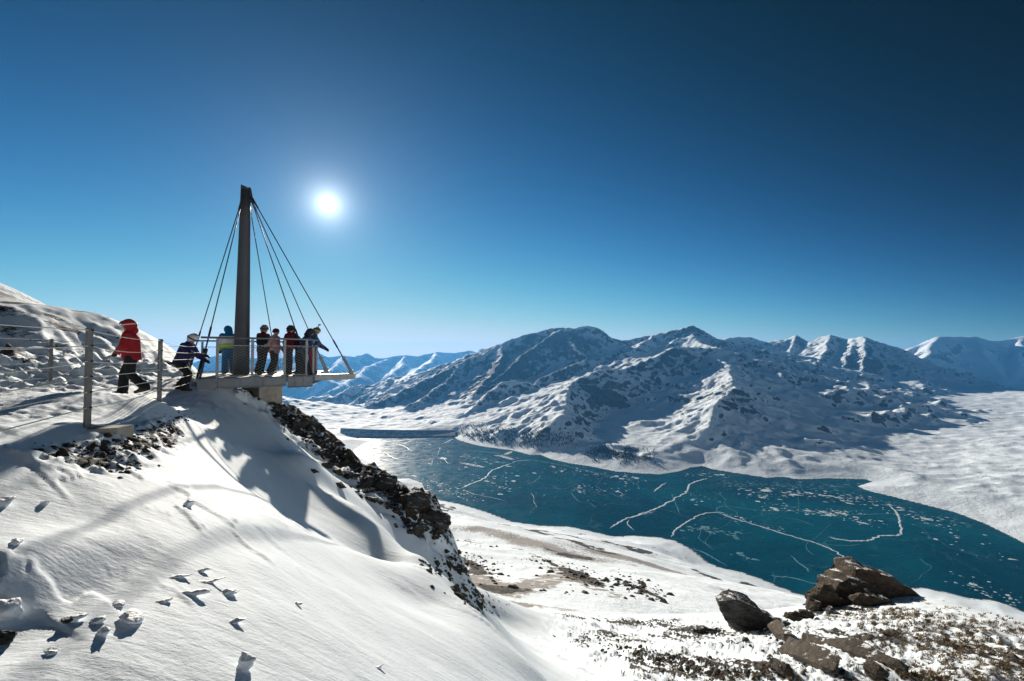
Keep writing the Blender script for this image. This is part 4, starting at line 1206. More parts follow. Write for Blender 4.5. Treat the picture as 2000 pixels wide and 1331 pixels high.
for px, hgt, sd_ in ([(955,893),(975,891),(995,896),(1005,899)], 3.5, 3), ([(897,904),(915,907),(935,911),(950,914)], 2.5, 4), ([(985,889),(992,886),(1000,882)], 1.5, 5):
    L = smooth_line([PL(*q)[:2] for q in px], 8); n_ = len(L); V = []; T_ = np.gradient(L, axis=0); T_ /= np.linalg.norm(T_, axis=1)[:, None]
    for i, (q, tt) in enumerate(zip(L, T_)):
        w_ = 16 * math.sin(math.pi * (i + 0.4) / n_) ** 0.6
        for k in range(7):
            s_ = -1 + k / 3.0; hh = hgt * (1 - s_ * s_) * (0.6 + 0.8 * abs(float(gnoise(np.array(i * 0.7), np.array(k * 0.9), sd_))))
            V.append((q[0] - tt[1] * w_ * s_, q[1] + tt[0] * w_ * s_, LAKE_Z + 0.05 + hh))
    me = mesh_from('gravel_bar', V, [(i * 7 + k, (i + 1) * 7 + k, (i + 1) * 7 + k + 1, i * 7 + k + 1) for i in range(n_ - 1) for k in range(6)], True)
    at = me.attributes.new('rock', 'FLOAT', 'POINT'); at.data.foreach_set('value', np.full(len(V), 0.5 if hgt > 1 else 0.0, np.float32))
    link('gravel_bar', me, M_bar, lake_ob)

# ------------------------------------------------------------------ woods on the far shore
def wood(strips, n, seed, label):
    g = np.random.default_rng(seed); mb = MB()
    U, V_ = [], []
    for (u0, v0), (u1, v1), spread, share in strips:
        m = int(n * share); t = g.uniform(0, 1, m)
        U.append(u0 + (u1 - u0) * t + g.normal(0, 6, m)); V_.append(v0 + (v1 - v0) * t + g.normal(0, spread, m))
    W_, ok = hit(np.concatenate(U), np.concatenate(V_), 1700, 9000, 160)
    W_ = W_[ok]
    keep = fbm(W_[:, 0] / 110, W_[:, 1] / 110, 3, seed) > -0.22
    for x, y, z in W_[keep]:
        if z < LAKE_Z + 8: continue
        h = g.uniform(7, 15); r_ = h * g.uniform(0.16, 0.26); a = g.uniform(0, 6.28)
        b = [(x + r_ * math.cos(a + k * 1.257), y + r_ * math.sin(a + k * 1.257), z + h * 0.08) for k in range(5)]
        mb.add(b + [(x, y, z + h), (x, y, z - 2)], [(k, (k + 1) % 5, 5) for k in range(5)] + [((k + 1) % 5, k, 6) for k in range(5)])
    o = mb.build('forest', M_wood); tag(o, label, 'forest', kind='stuff')
M_wood = plain('dark_larch_and_pine', (0.045, 0.048, 0.042), 0.9, 0, 0.35, 0.02)
wood([((1150,886),(1275,893),7,0.6), ((1165,880),(1240,883),5,0.4)], 900, 71, 'dark wooded hump on the far shore beside the water')
wood([((900,846),(1000,848),7,0.35), ((1000,850),(1120,860),7,0.4), ((920,858),(1060,868),5,0.25)], 1500, 72, 'dark scattered wood above the far shore right of the dam')
wood([((730,788),(830,765),8,0.5), ((800,785),(900,760),8,0.5)], 1100, 73, 'dark wood on the left flank of the main mountain')
# ------------------------------------------------------------------ people
def remesh(name, bm, mat, parent, vox=0.022, smooth=6, fac=0.5):
    """fuse overlapping shapes into one continuous surface"""
    me = bpy.data.meshes.new(name); bm.to_mesh(me); bm.free()
    o = bpy.data.objects.new(name, me); COL.objects.link(o)
    r = o.modifiers.new('r', 'REMESH'); r.mode = 'VOXEL'; r.voxel_size = vox
    s = o.modifiers.new('s', 'SMOOTH'); s.iterations = smooth; s.factor = fac
    dg = bpy.context.evaluated_depsgraph_get()
    m2 = bpy.data.meshes.new_from_object(o.evaluated_get(dg))
    o.modifiers.clear(); o.data = m2; bpy.data.meshes.remove(me)
    m2.name = name
    m2.polygons.foreach_set('use_smooth', np.ones(len(m2.polygons), bool))
    m2.materials.clear(); m2.materials.append(mat)
    o.parent = parent
    return o

def ell(bm, c, r, rot=None, seg=14):
    m = Matrix.Translation(c)
    if rot is not None: m = m @ rot.to_4x4()
    m = m @ Matrix.Diagonal((r[0], r[1], r[2], 1))
    bmesh.ops.create_uvsphere(bm, u_segments=seg, v_segments=seg // 2 + 2, radius=1.0, matrix=m)

def limb(bm, a, b, r0, r1, n=12):
    a, b = Vector(a), Vector(b); t = b - a; L = t.length
    if L < 1e-5: return
    q = t.to_track_quat('Z', 'Y').to_matrix().to_4x4()
    bmesh.ops.create_cone(bm, cap_ends=True, segments=n, radius1=r0, radius2=r1, depth=L, matrix=Matrix.Translation((a + b) / 2) @ q)
    ell(bm, a, (r0, r0, r0), seg=n); ell(bm, b, (r1, r1, r1), seg=n)

def loft(bm, rings, n=20):
    """rings: (centre, right, fwd, rx, ry)"""
    prev = None; first = None
    for c, rt, fw, rx, ry in rings:
        vs_ = [bm.verts.new(Vector(c) + rt * rx * math.cos(2 * math.pi * k / n) + fw * ry * math.sin(2 * math.pi * k / n)) for k in range(n)]
        if prev:
            for k in range(n): bm.faces.new((prev[k], prev[(k + 1) % n], vs_[(k + 1) % n], vs_[k]))
        else: first = vs_
        prev = vs_
    bm.faces.new(list(reversed(first))); bm.faces.new(prev)

def fabric(name, col, var=0.18):
    m, nt, b = new_mat(name); n = NT(nt); c = n.coord()
    f = n.remap(n.noise(c, 9.0, 4, 0.6), 0.3, 0.7, 1 - var, 1 + var, smooth=False)
    nt.links.new(n.mix(1.0, rgb(*col), f, 'MULTIPLY'), b.inputs['Base Color'])
    b.inputs['Roughness'].default_value = 0.75; b.inputs['Specular IOR Level'].default_value = 0.25
    w = n.math('ADD', n.noise(n.coord(scale=(1, 1, 2.2)), 7.0, 3, 0.6, 1.2), n.math('MULTIPLY', n.noise(c, 40.0, 3), 0.25))
    nt.links.new(n.bump(w, 0.035, 0.8), b.inputs['Normal'])
    return m
M_skin = plain('wind_tanned_skin', (0.42, 0.24, 0.17), 0.55, 0, 0.08)
M_black = fabric('black_ski_cloth', (0.012, 0.012, 0.014))
M_boot = plain('grey_black_boot', (0.03, 0.03, 0.033), 0.5, 0, 0.3)
M_glove = fabric('black_glove', (0.014, 0.014, 0.016))
M_lens = plain('dark_goggle_lens', (0.03, 0.02, 0.03), 0.12, 0, 0.1, spec=0.8)
M_frame = plain('pale_goggle_frame', (0.55, 0.50, 0.42), 0.5)
M_hair = plain('brown_hair', (0.035, 0.02, 0.012), 0.8)

def person(loc, yaw, label, H=1.75, jacket=None, trousers=None, lean=5, side=0, arms=None, legs=None, head=(0, 0), hood=None, helmet=None, beanie=None,
           goggles=True, glove=None, boots=None, hem=0.80, strap=None, group=None):
    """jacket may be a material or [(z_low, material), ...] bands.  local frame: x right, y forward, z up; sizes for a 1.75 m figure"""
    k = H / 1.75
    root = empty('person', loc, yaw); root.scale = (k * 1.10, k * 1.10, k)
    tag(root, label, 'person', group)
    L = math.radians(lean); S = math.radians(side)
    up = Vector((math.sin(S), math.sin(L), math.cos(L))).normalized()
    rt = Vector((math.cos(S), 0, -math.sin(S))).normalized(); fw = up.cross(rt).normalized()
    pel = Vector((0, 0, 0.93)) if legs is None or 'pelvis' not in legs else Vector(legs['pelvis'])
    def T(x, y, z): return pel + rt * x + fw * y + up * (z - 0.93)
    sh = {-1: T(-0.185, 0, 1.40), 1: T(0.185, 0, 1.40)}
    hip = {-1: pel + Vector((-0.095, 0, -0.03)), 1: pel + Vector((0.095, 0, -0.03))}
    arms = arms or {-1: ((-0.27, 0.02, 1.12), (-0.25, 0.12, 0.88)), 1: ((0.27, 0.02, 1.12), (0.25, 0.12, 0.88))}
    el = {s: T(*arms[s][0]) for s in (-1, 1)}; wr = {s: T(*arms[s][1]) for s in (-1, 1)}
    lg = legs or {}
    kn = {s: Vector(lg.get(s, ((0.11 * s, 0.03, 0.50), (0.12 * s, 0.0, 0.10)))[0]) for s in (-1, 1)}
    an = {s: Vector(lg.get(s, ((0.11 * s, 0.03, 0.50), (0.12 * s, 0.0, 0.10)))[1]) for s in (-1, 1)}
    hy, hp = math.radians(head[0]), math.radians(head[1])          # head turn (left positive) and nod (down positive)
    hR = Matrix.Rotation(hy, 3, up) @ Matrix.Rotation(-hp, 3, rt)
    nk = T(0, 0.0, 1.47); hf, hr_, hu = hR @ fw, hR @ rt, hR @ up
    def Hd(x, y, z): return nk + hr_ * x + hf * y + hu * z         # head space, z from the neck
    hrot = Matrix((hr_, hf, hu)).transposed()
    # --- body: one surface from head to feet
    bm = bmesh.new()
    loft(bm, [(T(0, 0, 0.84), rt, fw, 0.10, 0.08), (T(0, 0, 0.93), rt, fw, 0.155, 0.105), (T(0, 0, 1.10), rt, fw, 0.135, 0.095), (T(0, 0, 1.28), rt, fw, 0.165, 0.11),
              (T(0, -0.01, 1.40), rt, fw, 0.165, 0.085), (T(0, 0, 1.46), rt, fw, 0.06, 0.06)])
    limb(bm, T(0, 0, 1.42), Hd(0, 0.01, 0.06), 0.058, 0.055)
    ell(bm, Hd(0, 0.015, 0.17), (0.075, 0.094, 0.115), hrot); ell(bm, Hd(0, 0.035, 0.105), (0.058, 0.068, 0.065), hrot)
    ell(bm, Hd(0, 0.115, 0.145), (0.014, 0.022, 0.026), hrot, 8)
    for s in (-1, 1):
        ell(bm, Hd(0.076 * s, 0.0, 0.15), (0.012, 0.022, 0.032), hrot, 8)
        limb(bm, sh[s], el[s], 0.048, 0.038); limb(bm, el[s], wr[s], 0.038, 0.028)
        limb(bm, hip[s], kn[s], 0.080, 0.054); limb(bm, kn[s], an[s], 0.052, 0.036)
        ft = an[s] + Vector((0, 0.11, -0.05)); limb(bm, an[s], ft, 0.036, 0.034)
    body = remesh('body', bm, M_skin, root, 0.020, 3)
    for nm, x_, z_, rr_ in (('eye', -0.03, 0.178, (0.012, 0.010, 0.007)), ('eye', 0.03, 0.178, (0.012, 0.010, 0.007)), ('mouth', 0.0, 0.085, (0.024, 0.010, 0.006))):
        bm = bmesh.new(); ell(bm, Hd(x_, 0.098, z_), rr_, hrot, 8)
        me = bpy.data.meshes.new(nm); bm.to_mesh(me); bm.free(); link(nm, me, M_hair, body)
    # --- trousers
    bm = bmesh.new()
    loft(bm, [(pel + Vector((0, 0, -0.14)), Vector((1, 0, 0)), Vector((0, 1, 0)), 0.12, 0.12), (pel + Vector((0, 0, -0.03)), Vector((1, 0, 0)), Vector((0, 1, 0)), 0.19, 0.145), (T(0, 0, 1.08), rt, fw, 0.165, 0.125)])
    for s in (-1, 1):
        limb(bm, hip[s], kn[s], 0.118, 0.092); limb(bm, kn[s], an[s] + Vector((0, 0, 0.01)), 0.092, 0.098)
        ell(bm, an[s] + Vector((0, 0.01, 0.0)), (0.098, 0.105, 0.06))
    remesh('trousers', bm, trousers, root, 0.024, 5)
    # --- jacket
    bm = bmesh.new()
    loft(bm, [(T(0, 0, hem), rt, fw, 0.205, 0.165), (T(0, 0, hem + 0.10), rt, fw, 0.208, 0.168), (T(0, 0, 1.06), rt, fw, 0.195, 0.158), (T(0, 0, 1.22), rt, fw, 0.212, 0.165), (T(0, -0.01, 1.36), rt, fw, 0.215, 0.14),
              (T(0, 0, 1.44), rt, fw, 0.14, 0.105), (T(0, 0, 1.50), rt, fw, 0.085, 0.085), (T(0, 0, 1.54), rt, fw, 0.075, 0.078)])
    for s in (-1, 1):
        limb(bm, sh[s], el[s], 0.094, 0.076); limb(bm, el[s], wr[s], 0.076, 0.060)
    jm = jacket if not isinstance(jacket, list) else jacket[0][1]
    jk = remesh('jacket', bm, jm, root, 0.022, 5)
    if isinstance(jacket, list):
        for z, m in jacket[1:]: jk.data.materials.append(m)
        for p in jk.data.polygons:
            zz = (Vector(p.center) - pel).dot(up) + 0.93
            for i, (z, m) in enumerate(jacket):
                if zz > z: p.material_index = i
    # --- gloves with fingers, boots
    for s in (-1, 1):
        bm = bmesh.new(); d = (wr[s] - el[s]).normalized(); ax = d.cross(Vector((0, 0, 1)))
        if ax.length < 0.1: ax = Vector((1, 0, 0))
        ax.normalize(); pn = ax.cross(d)
        limb(bm, wr[s] - d * 0.03, wr[s] + d * 0.02, 0.055, 0.05, 10)
        limb(bm, wr[s] + d * 0.02, wr[s] + d * 0.085, 0.042, 0.046, 10)
        for q, (o, ln) in enumerate(((-0.036, 0.062), (-0.012, 0.075), (0.012, 0.070), (0.034, 0.052))):
            b0 = wr[s] + d * 0.095 + ax * o; b1 = b0 + d * ln * 0.55 + pn * -0.010; b2 = b1 + d * ln * 0.35 - pn * 0.032
            limb(bm, b0, b1, 0.0145, 0.014, 8); limb(bm, b1, b2, 0.014, 0.0125, 8)
        t0 = wr[s] + d * 0.035 - ax * 0.035 * s; t1 = t0 + d * 0.04 - ax * 0.035 * s - pn * 0.012; t2 = t1 + d * 0.035 - pn * 0.02
        limb(bm, t0, t1, 0.019, 0.017, 8); limb(bm, t1, t2, 0.017, 0.014, 8)
        gm = glove or M_glove
        if isinstance(gm, dict): gm = gm.get(s, M_glove)
        remesh('glove', bm, gm, root, 0.0105, 2)
        bm = bmesh.new(); a = an[s]
        fd = Vector(lg.get('foot%d' % s, (0.05 * s, 1, 0))).normalized()
        limb(bm, a + Vector((0, 0, 0.10)), a + Vector((0, 0, 0.0)) - fd * 0.01, 0.066, 0.062)
        heel = a - fd * 0.055 + Vector((0, 0, -0.055)); toe = a + fd * 0.165 + Vector((0, 0, -0.058))
        limb(bm, heel, a + fd * 0.07 + Vector((0, 0, -0.05)), 0.044, 0.048); limb(bm, a + fd * 0.05 + Vector((0, 0, -0.045)), toe, 0.052, 0.040)
        bo = remesh('boot', bm, boots or M_boot, root, 0.016, 3)
    # --- head wear
    if hood:
        bm = bmesh.new()
        ell(bm, Hd(0, -0.01, 0.165), (0.128, 0.140, 0.160), hrot, 18); ell(bm, Hd(0, -0.05, 0.04), (0.125, 0.105, 0.10), hrot)
        ell(bm, Hd(0, 0.085, 0.215), (0.095, 0.075, 0.072), hrot); limb(bm, Hd(0, 0, 0.02), T(0, 0, 1.46), 0.105, 0.11)
        hd = remesh('hood', bm, hood, root, 0.022, 4)
        # the opening: faces over the face are pulled in to show it
        bm = bmesh.new(); bm.from_mesh(hd.data)
        kill = []
        for f in bm.faces:
            q = f.calc_center_median() - nk
            x, y, z = q.dot(hr_), q.dot(hf), q.dot(hu)
            if y > 0.055 and abs(x) < 0.085 and 0.06 < z < 0.215: kill.append(f)
        bmesh.ops.delete(bm, geom=kill, context='FACES'); bm.to_mesh(hd.data); bm.free()
        so = hd.modifiers.new('cloth', 'SOLIDIFY'); so.thickness = 0.014
    if helmet:
        bm = bmesh.new()
        ell(bm, Hd(0, 0.0, 0.205), (0.112, 0.136, 0.112), hrot, 18); ell(bm, Hd(0, -0.03, 0.155), (0.112, 0.105, 0.105), hrot)
        for s in (-1, 1): ell(bm, Hd(0.086 * s, 0.0, 0.12), (0.03, 0.06, 0.07), hrot)
        hm = remesh('helmet', bm, helmet, root, 0.018, 3)
        for x in (-0.045, 0.0, 0.045):
            bm = bmesh.new(); limb(bm, Hd(x, 0.05, 0.308), Hd(x, -0.05, 0.312), 0.010, 0.010, 6)
            me = bpy.data.meshes.new('helmet_vent'); bm.to_mesh(me); bm.free(); link('helmet_vent', me, M_lens, hm)
    if beanie:
        bm = bmesh.new(); ell(bm, Hd(0, 0.0, 0.205), (0.096, 0.116, 0.105), hrot); ell(bm, Hd(0, -0.015, 0.17), (0.098, 0.112, 0.07), hrot)
        remesh('beanie', bm, beanie, root, 0.02, 3)
    if goggles:
        bm = bmesh.new(); ell(bm, Hd(0, 0.088, 0.182), (0.078, 0.036, 0.042), hrot); g1 = remesh('goggles', bm, M_frame if goggles == 'pale' else M_lens, root, 0.014, 2)
        bm = bmesh.new(); ell(bm, Hd(0, 0.102, 0.182), (0.066, 0.030, 0.031), hrot)
        me = bpy.data.meshes.new('lens'); bm.to_mesh(me); bm.free(); ln = link('lens', me, M_lens, g1)
        for p in me.polygons: p.use_smooth = True
        n = 24; V = []
        for zz in (-0.014, 0.014):
            V += [Hd(0.121 * math.cos(2 * math.pi * q / n), -0.004 + 0.144 * math.sin(2 * math.pi * q / n), 0.185 + zz) for q in range(n)]
        me = mesh_from('goggle_strap', V, [(q, (q + 1) % n, n + (q + 1) % n, n + q) for q in range(n)], True)
        st = link('goggle_strap', me, M_frame if goggles == 'pale' else M_glove, g1); so = st.modifiers.new('t', 'SOLIDIFY'); so.thickness = 0.006; so.offset = 1
    root['_up'] = 0
    del root['_up']
    return root, dict(T=T, Hd=Hd, wr=wr, rt=rt, fw=fw, up=up, jk=jk, hrot=hrot)

def wcoord(px, py_, d): return P(px, py_, d)
def deck_at(u, d):
    x, y, _ = P(u, 700, d); return Vector((x, y, DZ))
def floor_at(x, y):
    return float(ground(x, y)[0])

def yaw_to(dx, dy): return math.atan2(-dx, dy)       # local +y points along (dx, dy)

J_red = fabric('red_ski_jacket', (0.30, 0.012, 0.018)); J_navy = fabric('navy_ski_jacket', (0.018, 0.018, 0.085)); J_blue = fabric('bright_blue_cloth', (0.0, 0.13, 0.30))
J_white = fabric('white_cloth', (0.62, 0.63, 0.70)); J_lime = fabric('lime_cloth', (0.38, 0.52, 0.015)); J_dark = fabric('charcoal_jacket', (0.022, 0.022, 0.026)); J_pink = fabric('pale_pink_jacket', (0.50, 0.33, 0.30))
J_maroon = fabric('maroon_jacket', (0.15, 0.012, 0.03)); J_inky = fabric('inky_blue_jacket', (0.02, 0.024, 0.045)); J_olive = fabric('olive_yellow_pack', (0.22, 0.19, 0.04)); J_steel = fabric('slate_blue_jacket', (0.045, 0.075, 0.14))
T_red = fabric('bright_red_trousers', (0.42, 0.02, 0.03)); B_mitt = fabric('bright_blue_mitten', (0.0, 0.18, 0.50)); J_burg = fabric('dark_wine_collar', (0.10, 0.012, 0.015))
H_silver = plain('silver_grey_helmet', (0.52, 0.52, 0.53), 0.35, 0, 0.06); H_dark = plain('black_helmet', (0.025, 0.022, 0.022), 0.4); H_grey = plain('mid_grey_helmet', (0.16, 0.15, 0.15), 0.4); H_lime = plain('black_and_lime_helmet', (0.10, 0.11, 0.03), 0.4)
def pattern_cloth():
    m, nt, b = new_mat('blue_and_white_pattern_cloth'); n = NT(nt); c = n.coord()
    v = n.voro(c, 13.0); f = n.remap(v, 0.24, 0.30)
    nt.links.new(n.mix(f, rgb(0.45, 0.55, 0.68), rgb(0.015, 0.03, 0.11)), b.inputs['Base Color']); b.inputs['Roughness'].default_value = 0.75
    return m
J_pat = pattern_cloth()

def prop(name, bm, mat, parent, smooth=True):
    me = bpy.data.meshes.new(name); bm.to_mesh(me); bm.free()
    if smooth: me.polygons.foreach_set('use_smooth', np.ones(len(me.polygons), bool))
    return link(name, me, mat, parent)

# 1 the red walker on the path, heading to the left
x, y, _ = P(256, 771, 11.1)
r_, I = person((x, y, floor_at(x, y) + 0.0), yaw_to(-0.92, -0.38), 'person in a red hooded ski jacket and black trousers walking along the path', 1.80, J_red, M_black, lean=4,
    arms={-1: ((-0.30, 0.05, 1.13), (-0.10, 0.22, 1.02)), 1: ((0.31, 0.0, 1.13), (0.30, 0.16, 0.90))},
    legs={1: ((0.13, 0.17, 0.50), (0.15, 0.19, 0.085)), -1: ((-0.12, -0.02, 0.48), (-0.16, -0.29, 0.17)), 'foot-1': (-0.1, 1, -0.30)}, head=(12, 6), hood=J_red, goggles='pale')
bm = bmesh.new(); T = I['T']
limb(bm, T(-0.06, 0.165, 1.40), T(-0.05, 0.172, 0.86), 0.008, 0.008, 6); prop('zip', bm, M_frame, r_)
# 2 stepping on to the platform, hand on the rail
x, y, _ = P(362, 764, 13.1)
r_, I = person((x, y, floor_at(x, y)), yaw_to(0.99, 0.12), 'person in a navy jacket and silver helmet stooping as they reach for the platform railing', 1.74, J_navy, M_black, lean=20,
    arms={-1: ((-0.25, 0.22, 1.16), (-0.17, 0.46, 1.13)), 1: ((0.25, 0.26, 1.24), (0.22, 0.56, 1.30))},
    legs={'pelvis': (0, -0.12, 0.86), 1: ((0.11, 0.13, 0.48), (0.12, 0.04, 0.10)), -1: ((-0.11, 0.0, 0.45), (-0.12, -0.22, 0.12))}, head=(-12, 14), helmet=H_silver, goggles=True)
# 3 blue hooded figure at the left of the mast
p = deck_at(447, 16.9)
r_, I = person(p, yaw_to(-0.75, 0.66), 'person in a bright blue hood with white and lime jacket standing left of the mast', 1.78, [(0, J_lime), (1.10, J_white), (1.36, J_blue)], J_blue, lean=6,
    arms={-1: ((-0.27, 0.06, 1.12), (-0.20, 0.22, 0.92)), 1: ((0.27, 0.06, 1.12), (0.20, 0.22, 0.92))}, head=(0, 18), hood=J_blue, goggles=False, hem=0.92)
# 4, 5 the pair facing right
p = deck_at(513, 16.9)
r_, I = person(p, yaw_to(0.95, -0.15), 'person in a black jacket and grey helmet standing just right of the mast', 1.78, [(0, J_dark), (1.40, J_burg)], M_black, lean=2,
    legs={'pelvis': (0, 0.0, 0.93), 1: ((0.11, 0.0, 0.50), (0.12, -0.10, 0.10)), -1: ((-0.11, -0.05, 0.50), (-0.12, -0.16, 0.10))},
    arms={-1: ((-0.26, 0.02, 1.13), (-0.20, 0.18, 0.98)), 1: ((0.26, 0.04, 1.13), (0.20, 0.22, 1.05))}, head=(-8, 8), helmet=H_grey)
p = deck_at(534, 16.9)
r_, I = person(p, yaw_to(0.93, 0.05), 'person in a pale pink jacket and dark beanie on the platform', 1.68, J_pink, M_black, lean=3,
    legs={'pelvis': (0, 0.02, 0.92), 1: ((0.11, 0.06, 0.50), (0.12, -0.08, 0.10)), -1: ((-0.11, 0.02, 0.50), (-0.12, -0.12, 0.10))},
    arms={-1: ((-0.26, 0.0, 1.12), (-0.22, 0.20, 0.96)), 1: ((0.27, -0.06, 1.13), (0.25, -0.20, 1.08))}, head=(0, 5), beanie=J_burg, glove={1: B_mitt, -1: M_glove}, goggles=False, boots=plain('grey_boot', (0.3, 0.29, 0.28), 0.6))
# 6 maroon jacket
p = deck_at(562, 16.7)
r_, I = person(p, yaw_to(0.95, 0.1), 'person in a maroon jacket and black helmet leaning at the railing', 1.76, J_maroon, M_black, lean=6,
    arms={-1: ((-0.27, 0.10, 1.14), (-0.15, 0.32, 1.06)), 1: ((0.27, -0.02, 1.12), (0.22, 0.12, 0.96))}, head=(-20, 2), helmet=H_dark)
# 7 stooping adult facing left
p = deck_at(582, 17.2)
r_, I = person(p, yaw_to(-0.95, -0.12), 'person in an inky blue jacket and dark helmet stooping towards their left on the platform', 1.80, J_inky, M_black, lean=24,
    legs={'pelvis': (0, -0.06, 0.93), 1: ((0.12, 0.03, 0.50), (0.14, 0.02, 0.10)), -1: ((-0.12, -0.03, 0.50), (-0.15, -0.12, 0.10))},
    arms={-1: ((-0.26, 0.14, 1.14), (-0.15, 0.38, 1.05)), 1: ((0.26, 0.14, 1.14), (0.15, 0.36, 1.02))}, head=(10, 0), helmet=H_dark)
# 8 patterned jacket
p = deck_at(592, 16.15)
r_, I = person(p, yaw_to(0.70, 0.6), 'person in a blue and white patterned jacket with dark hood between two others', 1.66, J_pat, M_black, lean=16,
    arms={-1: ((-0.26, 0.16, 1.16), (-0.20, 0.36, 1.20)), 1: ((0.26, 0.14, 1.16), (0.20, 0.36, 1.18))}, head=(0, 10), hood=J_inky, goggles=False)
# 9 helmet camera, pack, red trousers
p = deck_at(611, 17.1)
r_, I = person(p, yaw_to(0.97, 0.28), 'person in red trousers with yellow backpack and helmet camera at the platform end', 1.74, J_steel, T_red, lean=12,
    legs={'pelvis': (0, -0.06, 0.92), 1: ((0.12, 0.02, 0.50), (0.13, -0.02, 0.10)), -1: ((-0.12, -0.06, 0.49), (-0.14, -0.12, 0.10))},
    arms={-1: ((-0.28, 0.20, 1.16), (-0.22, 0.42, 1.06)), 1: ((0.29, 0.18, 1.16), (0.24, 0.42, 1.06))}, head=(0, 6), helmet=H_lime, goggles='pale', hem=0.88)
bm = bmesh.new(); T, Hd = I['T'], I['Hd']
loft(bm, [(T(0, -0.20, 0.98), I['rt'], I['fw'], 0.11, 0.05), (T(0, -0.23, 1.04), I['rt'], I['fw'], 0.15, 0.10), (T(0, -0.23, 1.28), I['rt'], I['fw'], 0.145, 0.10), (T(0, -0.20, 1.42), I['rt'], I['fw'], 0.09, 0.05)])
pk = remesh('backpack', bm, J_olive, r_, 0.022, 4)
for s in (-1, 1):
    bm = bmesh.new(); limb(bm, T(0.12 * s, -0.13, 1.42), T(0.13 * s, 0.13, 1.34), 0.02, 0.02, 8); limb(bm, T(0.13 * s, 0.13, 1.34), T(0.14 * s, 0.08, 1.08), 0.02, 0.018, 8)
    remesh('shoulder_strap', bm, M_glove, pk, 0.012, 1)
bm = bmesh.new(); limb(bm, Hd(0, 0.0, 0.31), Hd(0, 0.0, 0.39), 0.018, 0.014, 8)
m4 = Matrix.Translation(Hd(0, 0.01, 0.425)) @ I['hrot'].to_4x4() @ Matrix.Diagonal((0.07, 0.05, 0.055, 1)); bmesh.ops.create_cube(bm, size=1.0, matrix=m4)
limb(bm, Hd(0, 0.035, 0.43), Hd(0, 0.05, 0.43), 0.02, 0.02, 10)
prop('helmet_camera', bm, M_lens, r_, False)
# a pair of ski poles held upright by the rail, behind the pink jacket
p = deck_at(544, 17.2)
mb = MB()
for o in (0.0, 0.07):
    mb.tube([(p.x + o, p.y, DZ + 0.01), (p.x + o * 0.6, p.y, DZ + 1.12)], [0.006, 0.009], 6)
    mb.tube([(p.x + o * 0.97, p.y, DZ + 0.06), (p.x + o * 0.97, p.y, DZ + 0.07)], 0.035, 8)
    mb.tube([(p.x + o * 0.6, p.y, DZ + 1.10), (p.x + o * 0.6, p.y, DZ + 1.25)], 0.016, 6)
po = mb.build('ski_poles', M_cable); tag(po, 'pair of thin ski poles standing on the deck beside the pink jacket', 'ski poles')
# ------------------------------------------------------------------ rocks
def rock_mat(name, a, b_, snow_min=0.72, sc=3.0, snow=True, tilt=(0, 0, 0)):
    m, nt, b = new_mat(name); n = NT(nt)
    c = n.coord(); cs = n.coord(scale=(1.0, 1.0, 3.2), rot=(0.35, 0.25, 0.0))
    lay = n.noise(cs, sc, 7, 0.68, 0.4); fine = n.noise(c, sc * 5, 5, 0.7)
    base = n.mix(n.remap(n.math('ADD', lay, n.math('MULTIPLY', n.math('SUBTRACT', fine, 0.5), 0.5)), 0.3, 0.7), rgb(*a), rgb(*b_))
    lich = n.remap(n.noise(c, sc * 1.3, 5, 0.7), 0.60, 0.68)
    base = n.mix(n.math('MULTIPLY', lich, 0.35), base, rgb(b_[0] * 1.5, b_[1] * 1.35, b_[2] * 1.0))
    if snow:
        g = nt.nodes.new('ShaderNodeNewGeometry'); z = nt.nodes.new('ShaderNodeSeparateXYZ'); nt.links.new(g.outputs['True Normal'], z.inputs[0])
        k = n.math('ADD', z.outputs[2], n.math('MULTIPLY', n.math('SUBTRACT', n.noise(c, sc * 0.9, 6, 0.7), 0.5), 1.3))
        base = n.mix(n.remap(k, snow_min + 0.10, snow_min + 0.2), base, rgb(0.78, 0.80, 0.83))
    nt.links.new(base, b.inputs['Base Color']); b.inputs['Roughness'].default_value = 0.85; b.inputs['Specular IOR Level'].default_value = 0.3
    nt.links.new(n.bump(n.math('ADD', lay, n.math('MULTIPLY', fine, 0.35)), 0.10), b.inputs['Normal'])
    return m
R_dark = rock_mat('dark_schist', (0.022, 0.021, 0.020), (0.085, 0.08, 0.075), 0.80)
R_brown = rock_mat('brown_lichened_rock', (0.020, 0.015, 0.011), (0.085, 0.062, 0.042), 0.86, 2.2)
R_slab = rock_mat('grey_brown_slab', (0.022, 0.018, 0.014), (0.085, 0.068, 0.05), 0.86, 3.0)

